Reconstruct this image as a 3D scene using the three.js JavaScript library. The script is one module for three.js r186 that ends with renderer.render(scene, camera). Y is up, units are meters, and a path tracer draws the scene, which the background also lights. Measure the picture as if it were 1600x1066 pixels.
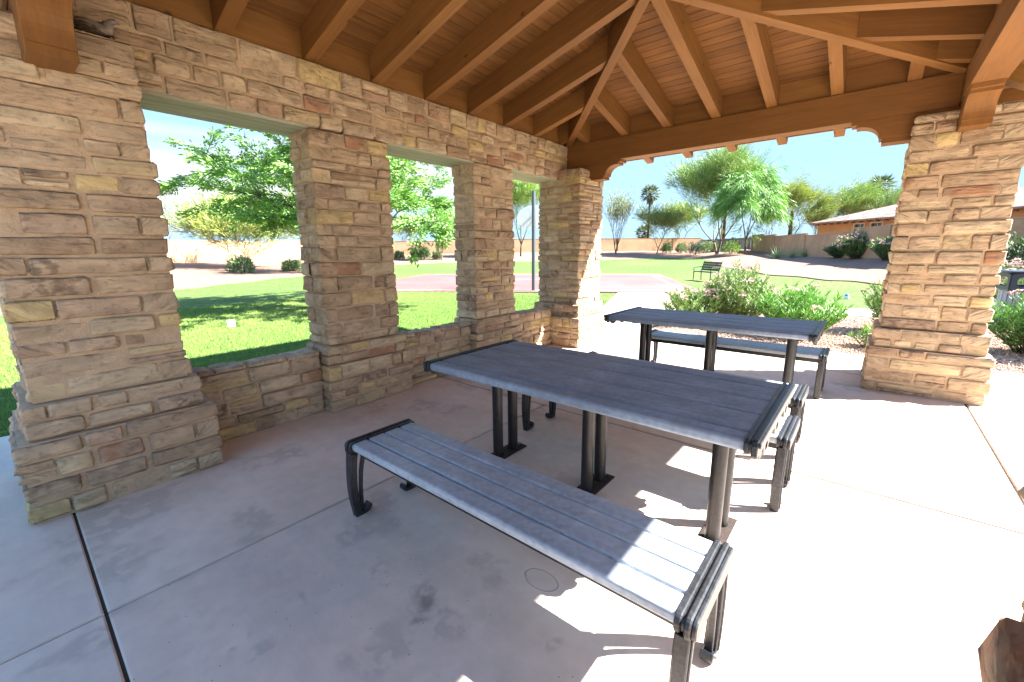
import * as THREE from 'three';
import { mergeGeometries } from 'three/addons/utils/BufferGeometryUtils.js';
import { RoundedBoxGeometry } from 'three/addons/geometries/RoundedBoxGeometry.js';

// ---------------------------------------------------------------- camera, sky, sun, exposure
const scene = new THREE.Scene();
const D2R = Math.PI / 180;
const camera = new THREE.PerspectiveCamera(77.58, 1024 / 682, 0.05, 600);
camera.position.set(0, 1.5, 0);
camera.rotation.set(-11.912 * D2R, 39.87 * D2R, -0.56 * D2R, 'YXZ');
scene.add(camera);

const renderer = new THREE.WebGLRenderer({ antialias: true });
renderer.setSize(1024, 682);
renderer.toneMapping = THREE.LinearToneMapping;
renderer.toneMappingExposure = 8.2;
renderer.outputColorSpace = THREE.SRGBColorSpace;
renderer.shadowMap.enabled = true;
renderer.shadowMap.type = THREE.PCFSoftShadowMap;

// seeded random numbers and periodic noise
function RNG(a) { return () => { a |= 0; a = a + 0x6D2B79F5 | 0; let t = Math.imul(a ^ a >>> 15, 1 | a); t = t + Math.imul(t ^ t >>> 7, 61 | t) ^ t; return ((t ^ t >>> 14) >>> 0) / 4294967296; }; }
const hash2 = (i, j, s) => { let h = Math.imul(i, 374761393) + Math.imul(j, 668265263) + Math.imul(s, 974634777); h = Math.imul(h ^ h >>> 13, 1274126177); return ((h ^ h >>> 16) >>> 0) / 4294967296; };
function vnoise(x, y, px, py, s) {            // value noise with period px, py
  const xi = Math.floor(x), yi = Math.floor(y), fx = x - xi, fy = y - yi;
  const u = fx * fx * (3 - 2 * fx), v = fy * fy * (3 - 2 * fy);
  const X0 = ((xi % px) + px) % px, X1 = (X0 + 1) % px, Y0 = ((yi % py) + py) % py, Y1 = (Y0 + 1) % py;
  const a = hash2(X0, Y0, s), b = hash2(X1, Y0, s), c = hash2(X0, Y1, s), d = hash2(X1, Y1, s);
  return a + (b - a) * u + (c - a) * v + (a - b - c + d) * u * v;
}
function fbm(u, v, fx, fy, oct, s, gain = 0.5) {   // u, v in 0..1, tiles
  let a = 1, t = 0, n = 0;
  for (let o = 0; o < oct; o++) { n += a * vnoise(u * fx, v * fy, fx, fy, s + o * 17); t += a; a *= gain; fx *= 2; fy *= 2; }
  return n / t;
}
const clamp = (x, a = 0, b = 1) => Math.min(b, Math.max(a, x));
const sstep = (a, b, x) => { const t = clamp((x - a) / (b - a)); return t * t * (3 - 2 * t); };
const mix = (a, b, t) => a + (b - a) * t;

// sky: pale summer blue, thin white cloud towards the west (-x)
const SUN = new THREE.Vector3(0.90, 1, -0.60).normalize();
{
  const W = 1024, H = 512, data = new Float32Array(W * H * 4);
  for (let j = 0; j < H; j++) for (let i = 0; i < W; i++) {
    const lat = (j + 0.5) / H * Math.PI - Math.PI / 2, lon = ((i + 0.5) / W - 0.5) * 2 * Math.PI;
    const y = Math.sin(lat), c = Math.cos(lat), x = c * Math.cos(lon), z = c * Math.sin(lon);
    const up = Math.max(y, 0), k = Math.pow(1 - up, 1.6);
    let r = mix(0.040, 0.090, k), g = mix(0.100, 0.133, k), b = mix(0.225, 0.165, k);
    const cs = x * SUN.x + y * SUN.y + z * SUN.z, gl = Math.pow(Math.max(cs, 0), 18) * 0.15;
    r += gl; g += gl * 0.96; b += gl * 0.86;
    const n = fbm((i + 0.5) / W, (j + 0.5) / H * 2.2, 9, 22, 5, 5);
    const west = sstep(0.35, 0.95, -x);
    const cl = clamp(sstep(0.50, 0.70, n + 0.14 * west - 0.09) * sstep(-0.06, 0.0, y) * (0.12 + 0.85 * west) * (1 - sstep(0.45, 0.8, y) * 0.7));
    r = mix(r, 0.152, cl); g = mix(g, 0.158, cl); b = mix(b, 0.168, cl);
    const o = (j * W + i) * 4; data[o] = r; data[o + 1] = g; data[o + 2] = b; data[o + 3] = 1;
  }
  const sky = new THREE.DataTexture(data, W, H, THREE.RGBAFormat, THREE.FloatType);
  sky.mapping = THREE.EquirectangularReflectionMapping; sky.magFilter = THREE.LinearFilter; sky.minFilter = THREE.LinearFilter; sky.wrapS = THREE.RepeatWrapping;
  sky.needsUpdate = true;
  scene.background = sky; scene.environment = sky;
}
const sun = new THREE.DirectionalLight(new THREE.Color(1.0, 0.97, 0.925), 4.1);
sun.position.copy(SUN).multiplyScalar(90); sun.target.position.set(-6, 0, -12);
sun.position.add(sun.target.position);
sun.castShadow = true; sun.shadow.mapSize.set(4096, 4096); sun.shadow.radius = 1; sun.shadow.bias = -0.0004;
Object.assign(sun.shadow.camera, { left: -60, right: 60, top: 60, bottom: -60, near: 1, far: 240 });
scene.add(sun, sun.target);

// ---------------------------------------------------------------- helpers
const names = new Map();
function numbered(n) { const k = names.get(n) ?? 0; names.set(n, k + 1); return k ? `${n}_${String(k).padStart(3, '0')}` : n; }
function shade(m) { m.castShadow = true; m.receiveShadow = true; return m; }
function part(parent, name, geo, mat) { const m = shade(new THREE.Mesh(geo, mat)); m.name = name; parent.add(m); return m; }
function tag(o, label, category, group) { o.userData.label = label; o.userData.category = category; if (group) o.userData.group = group; return o; }
function thing(name, label, category, pos = [0, 0, 0], turn = 0, group) {
  const g = new THREE.Group(); g.name = numbered(name); g.position.set(...pos); g.rotation.y = turn; scene.add(g); return tag(g, label, category, group);
}
function ground(name, geo, mat) { const m = shade(new THREE.Mesh(geo, mat)); m.name = numbered(name); m.userData.kind = 'structure'; scene.add(m); return m; }
function copyOf(o, label, pos, turn, group) { const c = o.clone(); c.name = numbered(o.name.replace(/_\d{3}$/, '')); c.userData = { ...o.userData, label }; if (group) c.userData.group = group; c.position.set(...pos); if (turn !== undefined) c.rotation.y = turn; scene.add(c); return c; }
function moved(g, x, y, z) { g.translate(x, y, z); return g; }
function box(w, h, d, x = 0, y = 0, z = 0, r = 0, seg = 1) { const g = r ? new RoundedBoxGeometry(w, h, d, seg, r) : new THREE.BoxGeometry(w, h, d); return moved(g, x, y, z); }
// six-sided solid from two four-point ends; uv in metres, u along the length
function hexa(P) {
  const V = P.map(p => new THREE.Vector3(...p)), c = new THREE.Vector3(); V.forEach(v => c.addScaledVector(v, 1 / 8));
  const L = new THREE.Vector3().addVectors(V[4], V[5]).add(V[6]).add(V[7]).sub(V[0]).sub(V[1]).sub(V[2]).sub(V[3]).normalize();
  const pos = [], nor = [], uv = [];
  const a = new THREE.Vector3(), b = new THREE.Vector3(), n = new THREE.Vector3(), t = new THREE.Vector3();
  const off = c.x * 1.37 + c.z * 2.11 + c.y * 0.7;
  for (const f of [[0, 1, 2, 3], [7, 6, 5, 4], [0, 4, 5, 1], [1, 5, 6, 2], [2, 6, 7, 3], [3, 7, 4, 0]]) {
    let q = f.map(i => V[i]);
    n.crossVectors(a.subVectors(q[2], q[0]), b.subVectors(q[3], q[1])).normalize();
    const m = new THREE.Vector3(); q.forEach(v => m.addScaledVector(v, 0.25));
    if (m.sub(c).dot(n) < 0) { q = q.slice().reverse(); n.negate(); }
    const ax = Math.abs(n.dot(L)) > 0.8 ? b.set(n.y, n.z, n.x).cross(n).normalize().clone() : L.clone();
    t.crossVectors(n, ax).normalize();
    for (const i of [0, 1, 2, 0, 2, 3]) { const v = q[i]; pos.push(v.x, v.y, v.z); nor.push(n.x, n.y, n.z); uv.push(v.dot(ax) + off, v.dot(t) + off * 0.37); }
  }
  const g = new THREE.BufferGeometry();
  g.setAttribute('position', new THREE.Float32BufferAttribute(pos, 3)); g.setAttribute('normal', new THREE.Float32BufferAttribute(nor, 3)); g.setAttribute('uv', new THREE.Float32BufferAttribute(uv, 2));
  return g;
}
const slab = (x0, x1, y0, y1, z0, z1) => (x1 - x0) >= (z1 - z0)
  ? hexa([[x0, y0, z0], [x0, y0, z1], [x0, y1, z1], [x0, y1, z0], [x1, y0, z0], [x1, y0, z1], [x1, y1, z1], [x1, y1, z0]])
  : hexa([[x0, y0, z0], [x1, y0, z0], [x1, y1, z0], [x0, y1, z0], [x0, y0, z1], [x1, y0, z1], [x1, y1, z1], [x0, y1, z1]]);
// tapered tube through points [[x,y,z,r]...]
function tube(pts, seg = 6, cap = true) {
  const pos = [], idx = [], n = pts.length, T = new THREE.Vector3(), A = new THREE.Vector3(), B = new THREE.Vector3();
  const uv = []; let len = 0;
  for (let i = 0; i < n; i++) {
    const p = pts[i], q = pts[Math.min(i + 1, n - 1)], o = pts[Math.max(i - 1, 0)];
    T.set(q[0] - o[0], q[1] - o[1], q[2] - o[2]).normalize();
    A.set(Math.abs(T.y) > 0.9 ? 1 : 0, Math.abs(T.y) > 0.9 ? 0 : 1, 0).cross(T).normalize(); B.crossVectors(T, A);
    if (i) len += Math.hypot(p[0] - o[0], p[1] - o[1], p[2] - o[2]);
    for (let k = 0; k < seg; k++) { const a = k / seg * 2 * Math.PI, c = Math.cos(a) * p[3], s = Math.sin(a) * p[3]; pos.push(p[0] + A.x * c + B.x * s, p[1] + A.y * c + B.y * s, p[2] + A.z * c + B.z * s); uv.push(k / seg * 6.28 * p[3], len); }
  }
  for (let i = 0; i < n - 1; i++) for (let k = 0; k < seg; k++) { const a = i * seg + k, b = i * seg + (k + 1) % seg; idx.push(a, b, a + seg, b, b + seg, a + seg); }
  if (cap) for (const [e, s] of [[0, -1], [n - 1, 1]]) { const c = pos.length / 3; pos.push(pts[e][0], pts[e][1], pts[e][2]); uv.push(0, 0); for (let k = 0; k < seg; k++) { const a = e * seg + k, b = e * seg + (k + 1) % seg; s > 0 ? idx.push(a, b, c) : idx.push(b, a, c); } }
  const g = new THREE.BufferGeometry(); g.setAttribute('position', new THREE.Float32BufferAttribute(pos, 3)); g.setAttribute('uv', new THREE.Float32BufferAttribute(uv, 2)); g.setIndex(idx); g.computeVertexNormals(); return g;
}
function extrude(pts, depth, bevel = 0, holes = []) {
  const s = new THREE.Shape(pts.map(p => new THREE.Vector2(p[0], p[1])));
  for (const h of holes) s.holes.push(new THREE.Path(h.map(p => new THREE.Vector2(p[0], p[1]))));
  const g = new THREE.ExtrudeGeometry(s, { depth: depth - 2 * bevel, bevelEnabled: bevel > 0, bevelSize: bevel, bevelThickness: bevel, bevelOffset: -bevel, bevelSegments: 1, steps: 1 });
  g.translate(0, 0, -(depth - 2 * bevel) / 2); return g;
}
function flatPoly(pts, y, uvScale = 1) {     // horizontal sheet from [x, z] corners
  const s = new THREE.Shape(pts.map(p => new THREE.Vector2(p[0], -p[1]))), g = new THREE.ShapeGeometry(s); g.rotateX(-Math.PI / 2); g.translate(0, y, 0);
  const P = g.attributes.position, U = g.attributes.uv; for (let i = 0; i < P.count; i++) U.setXY(i, P.getX(i) * uvScale, P.getZ(i) * uvScale); return g;
}
function thickPoly(pts, y, th) { const s = new THREE.Shape(pts.map(p => new THREE.Vector2(p[0], -p[1]))), g = new THREE.ExtrudeGeometry(s, { depth: th, bevelEnabled: false }); g.rotateX(-Math.PI / 2); g.translate(0, y - th, 0); return g; }
const at = (az, r, y = 0) => [-Math.sin(az * D2R) * r, y, -Math.cos(az * D2R) * r];

// ---------------------------------------------------------------- textures and materials
function tex(w, h, fn, srgb = true, ru = 1, rv = 1) {
  const d = new Uint8Array(w * h * 4), c = [0, 0, 0];
  for (let j = 0; j < h; j++) for (let i = 0; i < w; i++) { fn((i + 0.5) / w, (j + 0.5) / h, c, i, j); const o = (j * w + i) * 4; d[o] = clamp(c[0], 0, 255); d[o + 1] = clamp(c[1], 0, 255); d[o + 2] = clamp(c[2], 0, 255); d[o + 3] = 255; }
  const t = new THREE.DataTexture(d, w, h); t.wrapS = t.wrapT = THREE.RepeatWrapping; t.magFilter = THREE.LinearFilter; t.minFilter = THREE.LinearMipmapLinearFilter; t.generateMipmaps = true; if (srgb) t.colorSpace = THREE.SRGBColorSpace; t.repeat.set(ru, rv); t.needsUpdate = true; return t;
}
const std = (o) => new THREE.MeshStandardMaterial({ roughness: 0.9, metalness: 0, ...o });
const grey = (c, v) => { c[0] = c[1] = c[2] = v; };

// stone: mottled face, dark flecks, rusty stains; laid-bed relief
const stoneBump = tex(512, 512, (u, v, c) => { const n = fbm(u, v, 6, 12, 6, 31, 0.62), l = fbm(u, v, 3, 26, 3, 77); grey(c, 255 * clamp(0.15 + 0.62 * n + 0.32 * l - 0.16 * sstep(0.62, 0.74, fbm(u, v, 4, 14, 3, 91)))); }, false, 1.7, 1.7);
function stoneMap(seed, dark, rust) {
  return tex(512, 512, (u, v, c) => {
    const n = fbm(u, v, 5, 8, 6, seed, 0.6), f = fbm(u, v, 24, 30, 3, seed + 3), b = fbm(u, v, 3, 4, 4, seed + 9), l = fbm(u, v, 3, 22, 4, seed + 21);
    let m = 0.72 + 0.36 * n + 0.14 * (l - 0.5); m -= 0.10 * sstep(0.60, 0.76, f);
    let r = m, g = m, bl = m;
    const d = dark * sstep(0.55, 0.68, b) * sstep(0.40, 0.62, f + 0.12 * n); r = mix(r, 0.36, d); g = mix(g, 0.33, d); bl = mix(bl, 0.34, d);
    const q = rust * sstep(0.56, 0.66, fbm(u, v, 4, 5, 4, seed + 40)); r = mix(r, 0.80, q); g = mix(g, 0.60, q); bl = mix(bl, 0.50, q);
    c[0] = 255 * r; c[1] = 255 * g; c[2] = 255 * bl;
  }, true, 1.3, 1.3);
}
const sm = [stoneMap(101, 0.0, 0.0), stoneMap(202, 0.34, 0.06), stoneMap(303, 0.1, 0.38), stoneMap(404, 0.12, 0.1)];
const stoneMats = [['#d0b696', 0], ['#cab090', 0], ['#d9c19e', 0], ['#c6aa8c', 3], ['#cdb393', 0], ['#c2a686', 3], ['#c9ae8b', 3], ['#d6bd95', 0], ['#bfa383', 3], ['#c5aa8a', 1], ['#dabf8a', 0], ['#c5a587', 2], ['#c2a68a', 1]].map(([c, k]) => std({ color: c, map: sm[k], bumpMap: stoneBump, bumpScale: 0.028, roughness: 0.93 }));
const stonePick = (R) => stoneMats[Math.min(12, Math.floor(Math.pow(R(), 1.12) * 13))];
const mortarMap = tex(512, 512, (u, v, c) => { const n = fbm(u, v, 8, 8, 6, 611, 0.65), m = 0.80 + 0.28 * n; c[0] = 255 * m; c[1] = 250 * m; c[2] = 243 * m; });
const mortarBump = tex(512, 512, (u, v, c) => grey(c, 255 * fbm(u, v, 10, 10, 6, 622, 0.7)), false, 1.2, 1.2);
const mortar = std({ color: '#c6ae92', map: mortarMap, bumpMap: mortarBump, bumpScale: 0.02, roughness: 0.97 });

// timber, u runs along the grain
function woodMap(seed, amt, knots) {
  return tex(512, 512, (u, v, c) => {
    const g = fbm(u, v, 2, 46, 5, seed, 0.62), w = fbm(u, v, 3, 5, 4, seed + 7), fine = fbm(u, v, 10, 120, 2, seed + 13);
    let m = 1 - amt * (0.55 * (1 - g) + 0.25 * (1 - fine) + 0.35 * (w - 0.5));
    if (knots) { const cx = (u * 2.03 + 0.3) % 1, cy = (v * 3 + 0.2) % 1, h = hash2(Math.floor(u * 2.03 + 0.3), Math.floor(v * 3 + 0.2), seed); const dx = (cx - 0.5) * 0.50, dy = (cy - 0.3 - 0.4 * h) * 0.33; const d = Math.hypot(dx, dy * 1.6); if (h > 0.6) m *= 1 - 0.35 * (1 - sstep(0.006, 0.022, d)); }
    c[0] = 255 * m; c[1] = 255 * Math.pow(m, 1.12); c[2] = 255 * Math.pow(m, 1.25);
  }, true, 0.7, 0.7);
}
const woodBump = tex(512, 512, (u, v, c) => grey(c, 255 * (0.6 * fbm(u, v, 2, 60, 4, 811, 0.6) + 0.4 * fbm(u, v, 24, 90, 3, 822))), false, 0.8, 0.8);
const wm1 = woodMap(701, 0.30, true), wm2 = woodMap(733, 0.42, false);
const beamMats = ['#8c5d26', '#92632a', '#865822', '#95662e'].map(c => std({ color: c, map: wm1, bumpMap: woodBump, bumpScale: 0.0016, roughness: 0.72 }));
const boardMats = ['#8d5d26', '#855822', '#93632b', '#895b25'].map(c => std({ color: c, map: wm2, bumpMap: woodBump, bumpScale: 0.0022, roughness: 0.8 }));
const beamDark = std({ color: '#7d4f2a', map: wm1, bumpMap: woodBump, bumpScale: 0.0014, roughness: 0.7 });
const lintelMat = std({ color: '#c8cab2', map: wm2, bumpMap: woodBump, bumpScale: 0.004, roughness: 0.9 });

// concrete, uv in metres
const concreteBump = tex(1024, 1024, (u, v, c) => grey(c, 255 * (0.5 * fbm(u, v, 40, 40, 4, 901, 0.7) + 0.5 * fbm(u, v, 6, 60, 3, 905))), false, 0.5, 0.5);
function concretePx(u, v, c, seed) {
  const a = fbm(u, v, 3, 3, 5, seed, 0.58), b = fbm(u, v, 60, 60, 3, seed + 5), s = fbm(u, v, 4, 30, 3, seed + 9), p = fbm(u, v, 7, 5, 4, seed + 14);
  let m = 0.955 + 0.18 * (a - 0.5) + 0.07 * (b - 0.5) + 0.05 * (s - 0.5); const pk = (p - 0.5) * 0.10;
  m -= 0.10 * sstep(0.60, 0.72, fbm(u, v, 9, 9, 4, seed + 23)) * sstep(0.4, 0.65, b + 0.1);
  c[0] = 255 * (m + pk * 0.5); c[1] = 255 * (m * 0.965); c[2] = 255 * (m * 0.93 - pk * 0.5);
}
const concA = tex(1024, 1024, (u, v, c) => concretePx(u, v, c, 1001), true, 1 / 3.3, 1 / 3.3);
const concB = tex(1024, 1024, (u, v, c) => concretePx(u, v, c, 1301), true, 1 / 3.3, 1 / 3.3);
// the slab under the near table keeps its stains: dark grease smears, the outline of a dried puddle, scuffs
const SX0 = -2.33, SX1 = 0.88, SZ0 = -3.28, SZ1 = -0.06;
const concMain = tex(2048, 2048, (u, v, c) => {
  concretePx(u, v, c, 1501); const x = SX0 + u * (SX1 - SX0), z = SZ0 + v * (SZ1 - SZ0);
  const w = fbm(u, v, 50, 50, 4, 1601), w2 = fbm(u, v, 14, 14, 4, 1607); let k = 1;
  const smear = (cx, cz, rx, rz, a, s) => { const ca = Math.cos(a), sa = Math.sin(a), dx = (x - cx) * ca + (z - cz) * sa, dz = -(x - cx) * sa + (z - cz) * ca, d = Math.hypot(dx / rx, dz / rz) + (w2 - 0.5) * 2.2 + (w - 0.5) * 1.6; return s * 0.62 * (1 - sstep(0.3, 1.15, d)) * sstep(0.30, 0.66, w); };
  k -= smear(-1.30, -0.96, 0.13, 0.05, 0.7, 0.36) + smear(-1.25, -0.90, 0.05, 0.13, 0.5, 0.42) + smear(-1.78, -0.64, 0.07, 0.03, 0.2, 0.26) + smear(-1.75, -0.42, 0.05, 0.03, 0.5, 0.25) + smear(-1.71, -0.34, 0.05, 0.03, 0.3, 0.2) + smear(-0.77, -1.15, 0.03, 0.05, 0.2, 0.32) + smear(-1.6, -0.95, 0.06, 0.05, 0.2, 0.22) + smear(-1.9, -1.6, 0.12, 0.06, 0.4, 0.2) + smear(-1.05, -0.5, 0.15, 0.05, 0.9, 0.18) + smear(-2.0, -2.5, 0.2, 0.08, 0.2, 0.16);
  const rd = Math.hypot((x + 1.0) / 0.085, (z + 1.39) / 0.055) + (w2 - 0.5) * 0.7; k -= 0.30 * (1 - sstep(0.0, 0.06, Math.abs(rd - 1))) + 0.03 * (rd < 1 ? 1 : 0);
  if (hash2(Math.floor(u * 700), Math.floor(v * 700), 5) > 0.9994) k -= 0.35;
  c[0] *= k; c[1] *= k; c[2] *= k * 1.01;
});
concMain.wrapS = concMain.wrapT = THREE.ClampToEdgeWrapping;
const concCol = '#e0d2c6';
const conMats = [std({ color: concCol, map: concA, bumpMap: concreteBump, bumpScale: 0.0018, roughness: 0.88 }), std({ color: '#ddcfc3', map: concB, bumpMap: concreteBump, bumpScale: 0.0018, roughness: 0.88 })];
const conMain = std({ color: concCol, map: concMain, bumpMap: concreteBump, bumpScale: 0.0018, roughness: 0.88 });
const jointMat = std({ color: '#3f3126', map: mortarMap, bumpMap: mortarBump, bumpScale: 0.01 });

// furniture
const slatMap = tex(512, 512, (u, v, c) => { const a = fbm(u, v, 4, 30, 5, 1701, 0.6), b = fbm(u, v, 60, 60, 2, 1709), d = fbm(u, v, 6, 6, 5, 1713); const m = 0.84 + 0.14 * (a - 0.5) + 0.14 * (b - 0.5) + 0.22 * (d - 0.5) + 0.04 * sstep(0.66, 0.74, fbm(u, v, 3, 90, 3, 1731)); c[0] = 255 * m; c[1] = 255 * m; c[2] = 255 * m; }, true, 0.9, 0.9);
const slatBump = tex(512, 512, (u, v, c) => grey(c, 255 * (0.6 * fbm(u, v, 80, 80, 3, 1801) + 0.4 * fbm(u, v, 3, 70, 3, 1805))), false, 1.1, 1.1);
const slatMat = std({ color: '#bfcad5', map: slatMap, bumpMap: slatBump, bumpScale: 0.0012, roughness: 0.52 });
const tableMat = std({ color: '#98a8bd', map: slatMap, bumpMap: slatBump, bumpScale: 0.0012, roughness: 0.6 });
const castMap = tex(256, 256, (u, v, c) => { const a = fbm(u, v, 5, 5, 5, 1901), b = fbm(u, v, 40, 40, 3, 1907); const m = 0.75 + 0.30 * (a - 0.5) + 0.5 * (b - 0.5); grey(c, 255 * m); }, true, 3, 3);
const castMat = std({ color: '#3c3f45', map: castMap, bumpMap: slatBump, bumpScale: 0.0009, roughness: 0.42, metalness: 0.25 });
const postMat = std({ color: '#34363a', map: castMap, roughness: 0.38, metalness: 0.35 });
const rustMat = std({ color: '#4b3c36', map: castMap, roughness: 0.8, metalness: 0.2 });
const boltMat = std({ color: '#b9b6ae', roughness: 0.4, metalness: 0.8 });

// ---------------------------------------------------------------- terrain: lawn, gravel, court, paths
const TER = [[-180, 40, .6, 19], [-20, 24, .7, 17], [-10, 26.5, .85, 17], [-1.1, 34.6, .99, 19], [3.8, 47.9, 1.24, 19], [6.4, 55.6, 1.28, 20], [10.6, 63.5, 1.37, 24], [16, 72, 1.42, 29], [28, 66, 1.45, 29], [39, 60.5, 1.36, 29], [49, 61.4, 1.34, 29], [54.5, 62.7, 1.31, 28], [62, 55, 1.05, 16], [66, 52.5, .98, 13], [72, 50, .97, 13], [78, 44, .92, 13], [90, 42, .9, 12], [180, 40, .6, 19]];
const EDGE = [[-180, 18], [-30, 16], [-10.4, 18.7], [-1.7, 22.5], [3.5, 24.8], [8.9, 28.9], [11.6, 33.2], [13.6, 38.2], [14.2, 41.5], [14.0, 47], [13.2, 53.4]].slice(0, 9).concat([[14.9, 49], [16.2, 53.6], [18.7, 54.5], [28, 49.5], [38.9, 45.9], [49, 45.7], [54.7, 43.9], [60, 35], [66.4, 28.6], [72.6, 24.8], [78.6, 22], [90.3, 17.7], [120, 16], [180, 18]]);
const lerpT = (T, a, k) => { let i = 0; while (i < T.length - 2 && T[i + 1][0] < a) i++; return mix(T[i][k], T[i + 1][k], clamp((a - T[i][0]) / (T[i + 1][0] - T[i][0]))); };
const terY = (az, r) => { const rw = lerpT(TER, az, 1), yw = lerpT(TER, az, 2), r0 = lerpT(TER, az, 3), t = clamp((r - r0) / (rw - r0)); return -0.04 + yw * Math.pow(t, 1.75) + 0.04 * t; };
const groundY = (x, z) => terY(Math.atan2(-x, -z) / D2R, Math.hypot(x, z));
const pn = (x, z, s, f) => vnoise(x * f + 500, z * f + 500, 4096, 4096, s);
const grassFine = tex(1024, 1024, (u, v, c) => { const b = fbm(u, v, 180, 120, 2, 2001), a = fbm(u, v, 26, 26, 4, 2005, 0.6); const m = 0.66 + 0.45 * (b - 0.5) + 0.55 * (a - 0.5); c[0] = 255 * m * (0.94 + 0.2 * (a - 0.5)); c[1] = 255 * m; c[2] = 255 * m * 0.9; }, true, 1 / 2.6, 1 / 2.6);
const grassBump = tex(512, 512, (u, v, c) => grey(c, 255 * fbm(u, v, 90, 90, 3, 2011)), false, 1 / 1.7, 1 / 1.7);
const lawnMat = std({ vertexColors: true, map: grassFine, bumpMap: grassBump, bumpScale: 0.03, roughness: 1 });
const gravelMap = tex(1024, 1024, (u, v, c) => { const a = fbm(u, v, 130, 130, 2, 2101), b = fbm(u, v, 12, 12, 5, 2107, 0.6), h = hash2(Math.floor(u * 256), Math.floor(v * 256), 3); const m = 0.80 + 0.42 * (a - 0.5) + 0.20 * (b - 0.5) + 0.16 * (h - 0.5); c[0] = 255 * m; c[1] = 255 * m * 0.96; c[2] = 255 * m * (0.93 + 0.08 * h); }, true, 1 / 2.9, 1 / 2.9);
const gravelBump = tex(512, 512, (u, v, c, i, j) => grey(c, 255 * fbm(u, v, 64, 64, 3, 2117)), false, 1 / 1.3, 1 / 1.3);
const gravelMat = std({ color: '#ab8a74', map: gravelMap, bumpMap: gravelBump, bumpScale: 0.03, roughness: 0.97 });
{
  const azs = []; for (let a = -180; a < -16; a += 4) azs.push(a); for (let a = -16; a < 96; a += 0.5) azs.push(a); for (let a = 96; a <= 180; a += 4) azs.push(a);
  const sheet = (rings, fr, colour) => {
    const pos = [], uv = [], col = [], idx = [];
    for (const a of azs) for (let i = 0; i <= rings; i++) {
      const r = fr(a, i / rings), [x, , z] = at(a, r), y = terY(a, r) + (r > 8 ? 0.05 * (pn(x, z, 7, 0.11) - 0.5) : 0); pos.push(x, y, z); uv.push(x, z); if (colour) col.push(...colour(x, z));
    }
    for (let k = 0; k < azs.length - 1; k++) for (let i = 0; i < rings; i++) { const A = k * (rings + 1) + i, B = A + rings + 1; idx.push(A, A + 1, B, A + 1, B + 1, B); }
    const g = new THREE.BufferGeometry(); g.setAttribute('position', new THREE.Float32BufferAttribute(pos, 3)); g.setAttribute('uv', new THREE.Float32BufferAttribute(uv, 2)); if (colour) g.setAttribute('color', new THREE.Float32BufferAttribute(col, 3)); g.setIndex(idx); g.computeVertexNormals();
    if (g.attributes.normal.getY(rings * 3) < 0) { for (let i = 0; i < idx.length; i += 3) { const t = idx[i]; idx[i] = idx[i + 1]; idx[i + 1] = t; } g.setIndex(idx); g.computeVertexNormals(); }
    return g;
  };
  const edge = (a) => lerpT(EDGE, a, 1) + 0.25 * Math.sin(a * 1.3);
  ground('lawn', sheet(60, (a, t) => t * edge(a), (x, z) => { const n = pn(x, z, 11, 0.25) * 0.6 + pn(x, z, 12, 0.9) * 0.4, d = sstep(0.60, 0.82, pn(x, z, 13, 0.17)); return [mix(0.17, 0.29, n * 0.7 + d * 0.35), mix(0.31, 0.36, n * 0.7), mix(0.04, 0.075, n + d * 0.4)]; }), lawnMat);
  ground('gravel_bed', sheet(24, (a, t) => edge(a) + Math.pow(t, 1.6) * 150), gravelMat);
  // thin dark edging that separates the right-hand gravel mound from the lawn
  const pts = []; for (let a = -12; a <= 14.6; a += 0.4) { const r = edge(a), [x, , z] = at(a, r); pts.push([x, terY(a, r) + 0.02, z, 0.035]); }
  tag(part(scene, 'edging_strip', tube(pts, 5), std({ color: '#8a705e' })), 'thin brown edging between the lawn and the bare gravel mound', 'edging');
}
const courtMap = tex(512, 512, (u, v, c) => { const a = fbm(u, v, 5, 5, 5, 2201), b = fbm(u, v, 60, 60, 2, 2207), m = 0.84 + 0.25 * (a - 0.5) + 0.1 * (b - 0.5); c[0] = 255 * m; c[1] = 250 * m; c[2] = 248 * m; }, true, 0.12, 0.12);
const courtP = [[-4.5, -16.2], [-10.4, -27.4], [-24, -19.6], [-17.2, -8.2]];
ground('basketball_court', thickPoly(courtP, -0.005, 0.12), std({ color: '#9c625e', map: courtMap, roughness: 0.85 }));
{ // painted lines of the court
  const c = (u, v) => { const a = [mix(courtP[0][0], courtP[3][0], u), mix(courtP[0][1], courtP[3][1], u)], b = [mix(courtP[1][0], courtP[2][0], u), mix(courtP[1][1], courtP[2][1], u)]; return [mix(a[0], b[0], v), mix(a[1], b[1], v)]; };
  const strip = (p, q, w) => { const dx = q[0] - p[0], dz = q[1] - p[1], l = Math.hypot(dx, dz), nx = -dz / l * w / 2, nz = dx / l * w / 2; return flatPoly([[p[0] + nx, p[1] + nz], [q[0] + nx, q[1] + nz], [q[0] - nx, q[1] - nz], [p[0] - nx, p[1] - nz]], 0); };
  const gs = [strip(c(0.04, 0.05), c(0.96, 0.05), 0.07), strip(c(0.04, 0.95), c(0.96, 0.95), 0.07), strip(c(0.04, 0.05), c(0.04, 0.95), 0.07), strip(c(0.36, 0.05), c(0.36, 0.55), 0.07), strip(c(0.62, 0.05), c(0.62, 0.55), 0.07), strip(c(0.36, 0.55), c(0.62, 0.55), 0.07)];
  const m = ground('court_lines', mergeGeometries(gs), std({ color: '#e3d6d2', roughness: 0.8 })); m.position.y = 0.001;
}
const walkMat = conMats[0];
ground('path', thickPoly([[-4.25, -10.55], [-5.35, -10.05], [-6.95, -14.35], [-5.65, -15.4], [-4.1, -12.3], [-3.3, -10.5]], -0.008, 0.12), walkMat);
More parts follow.
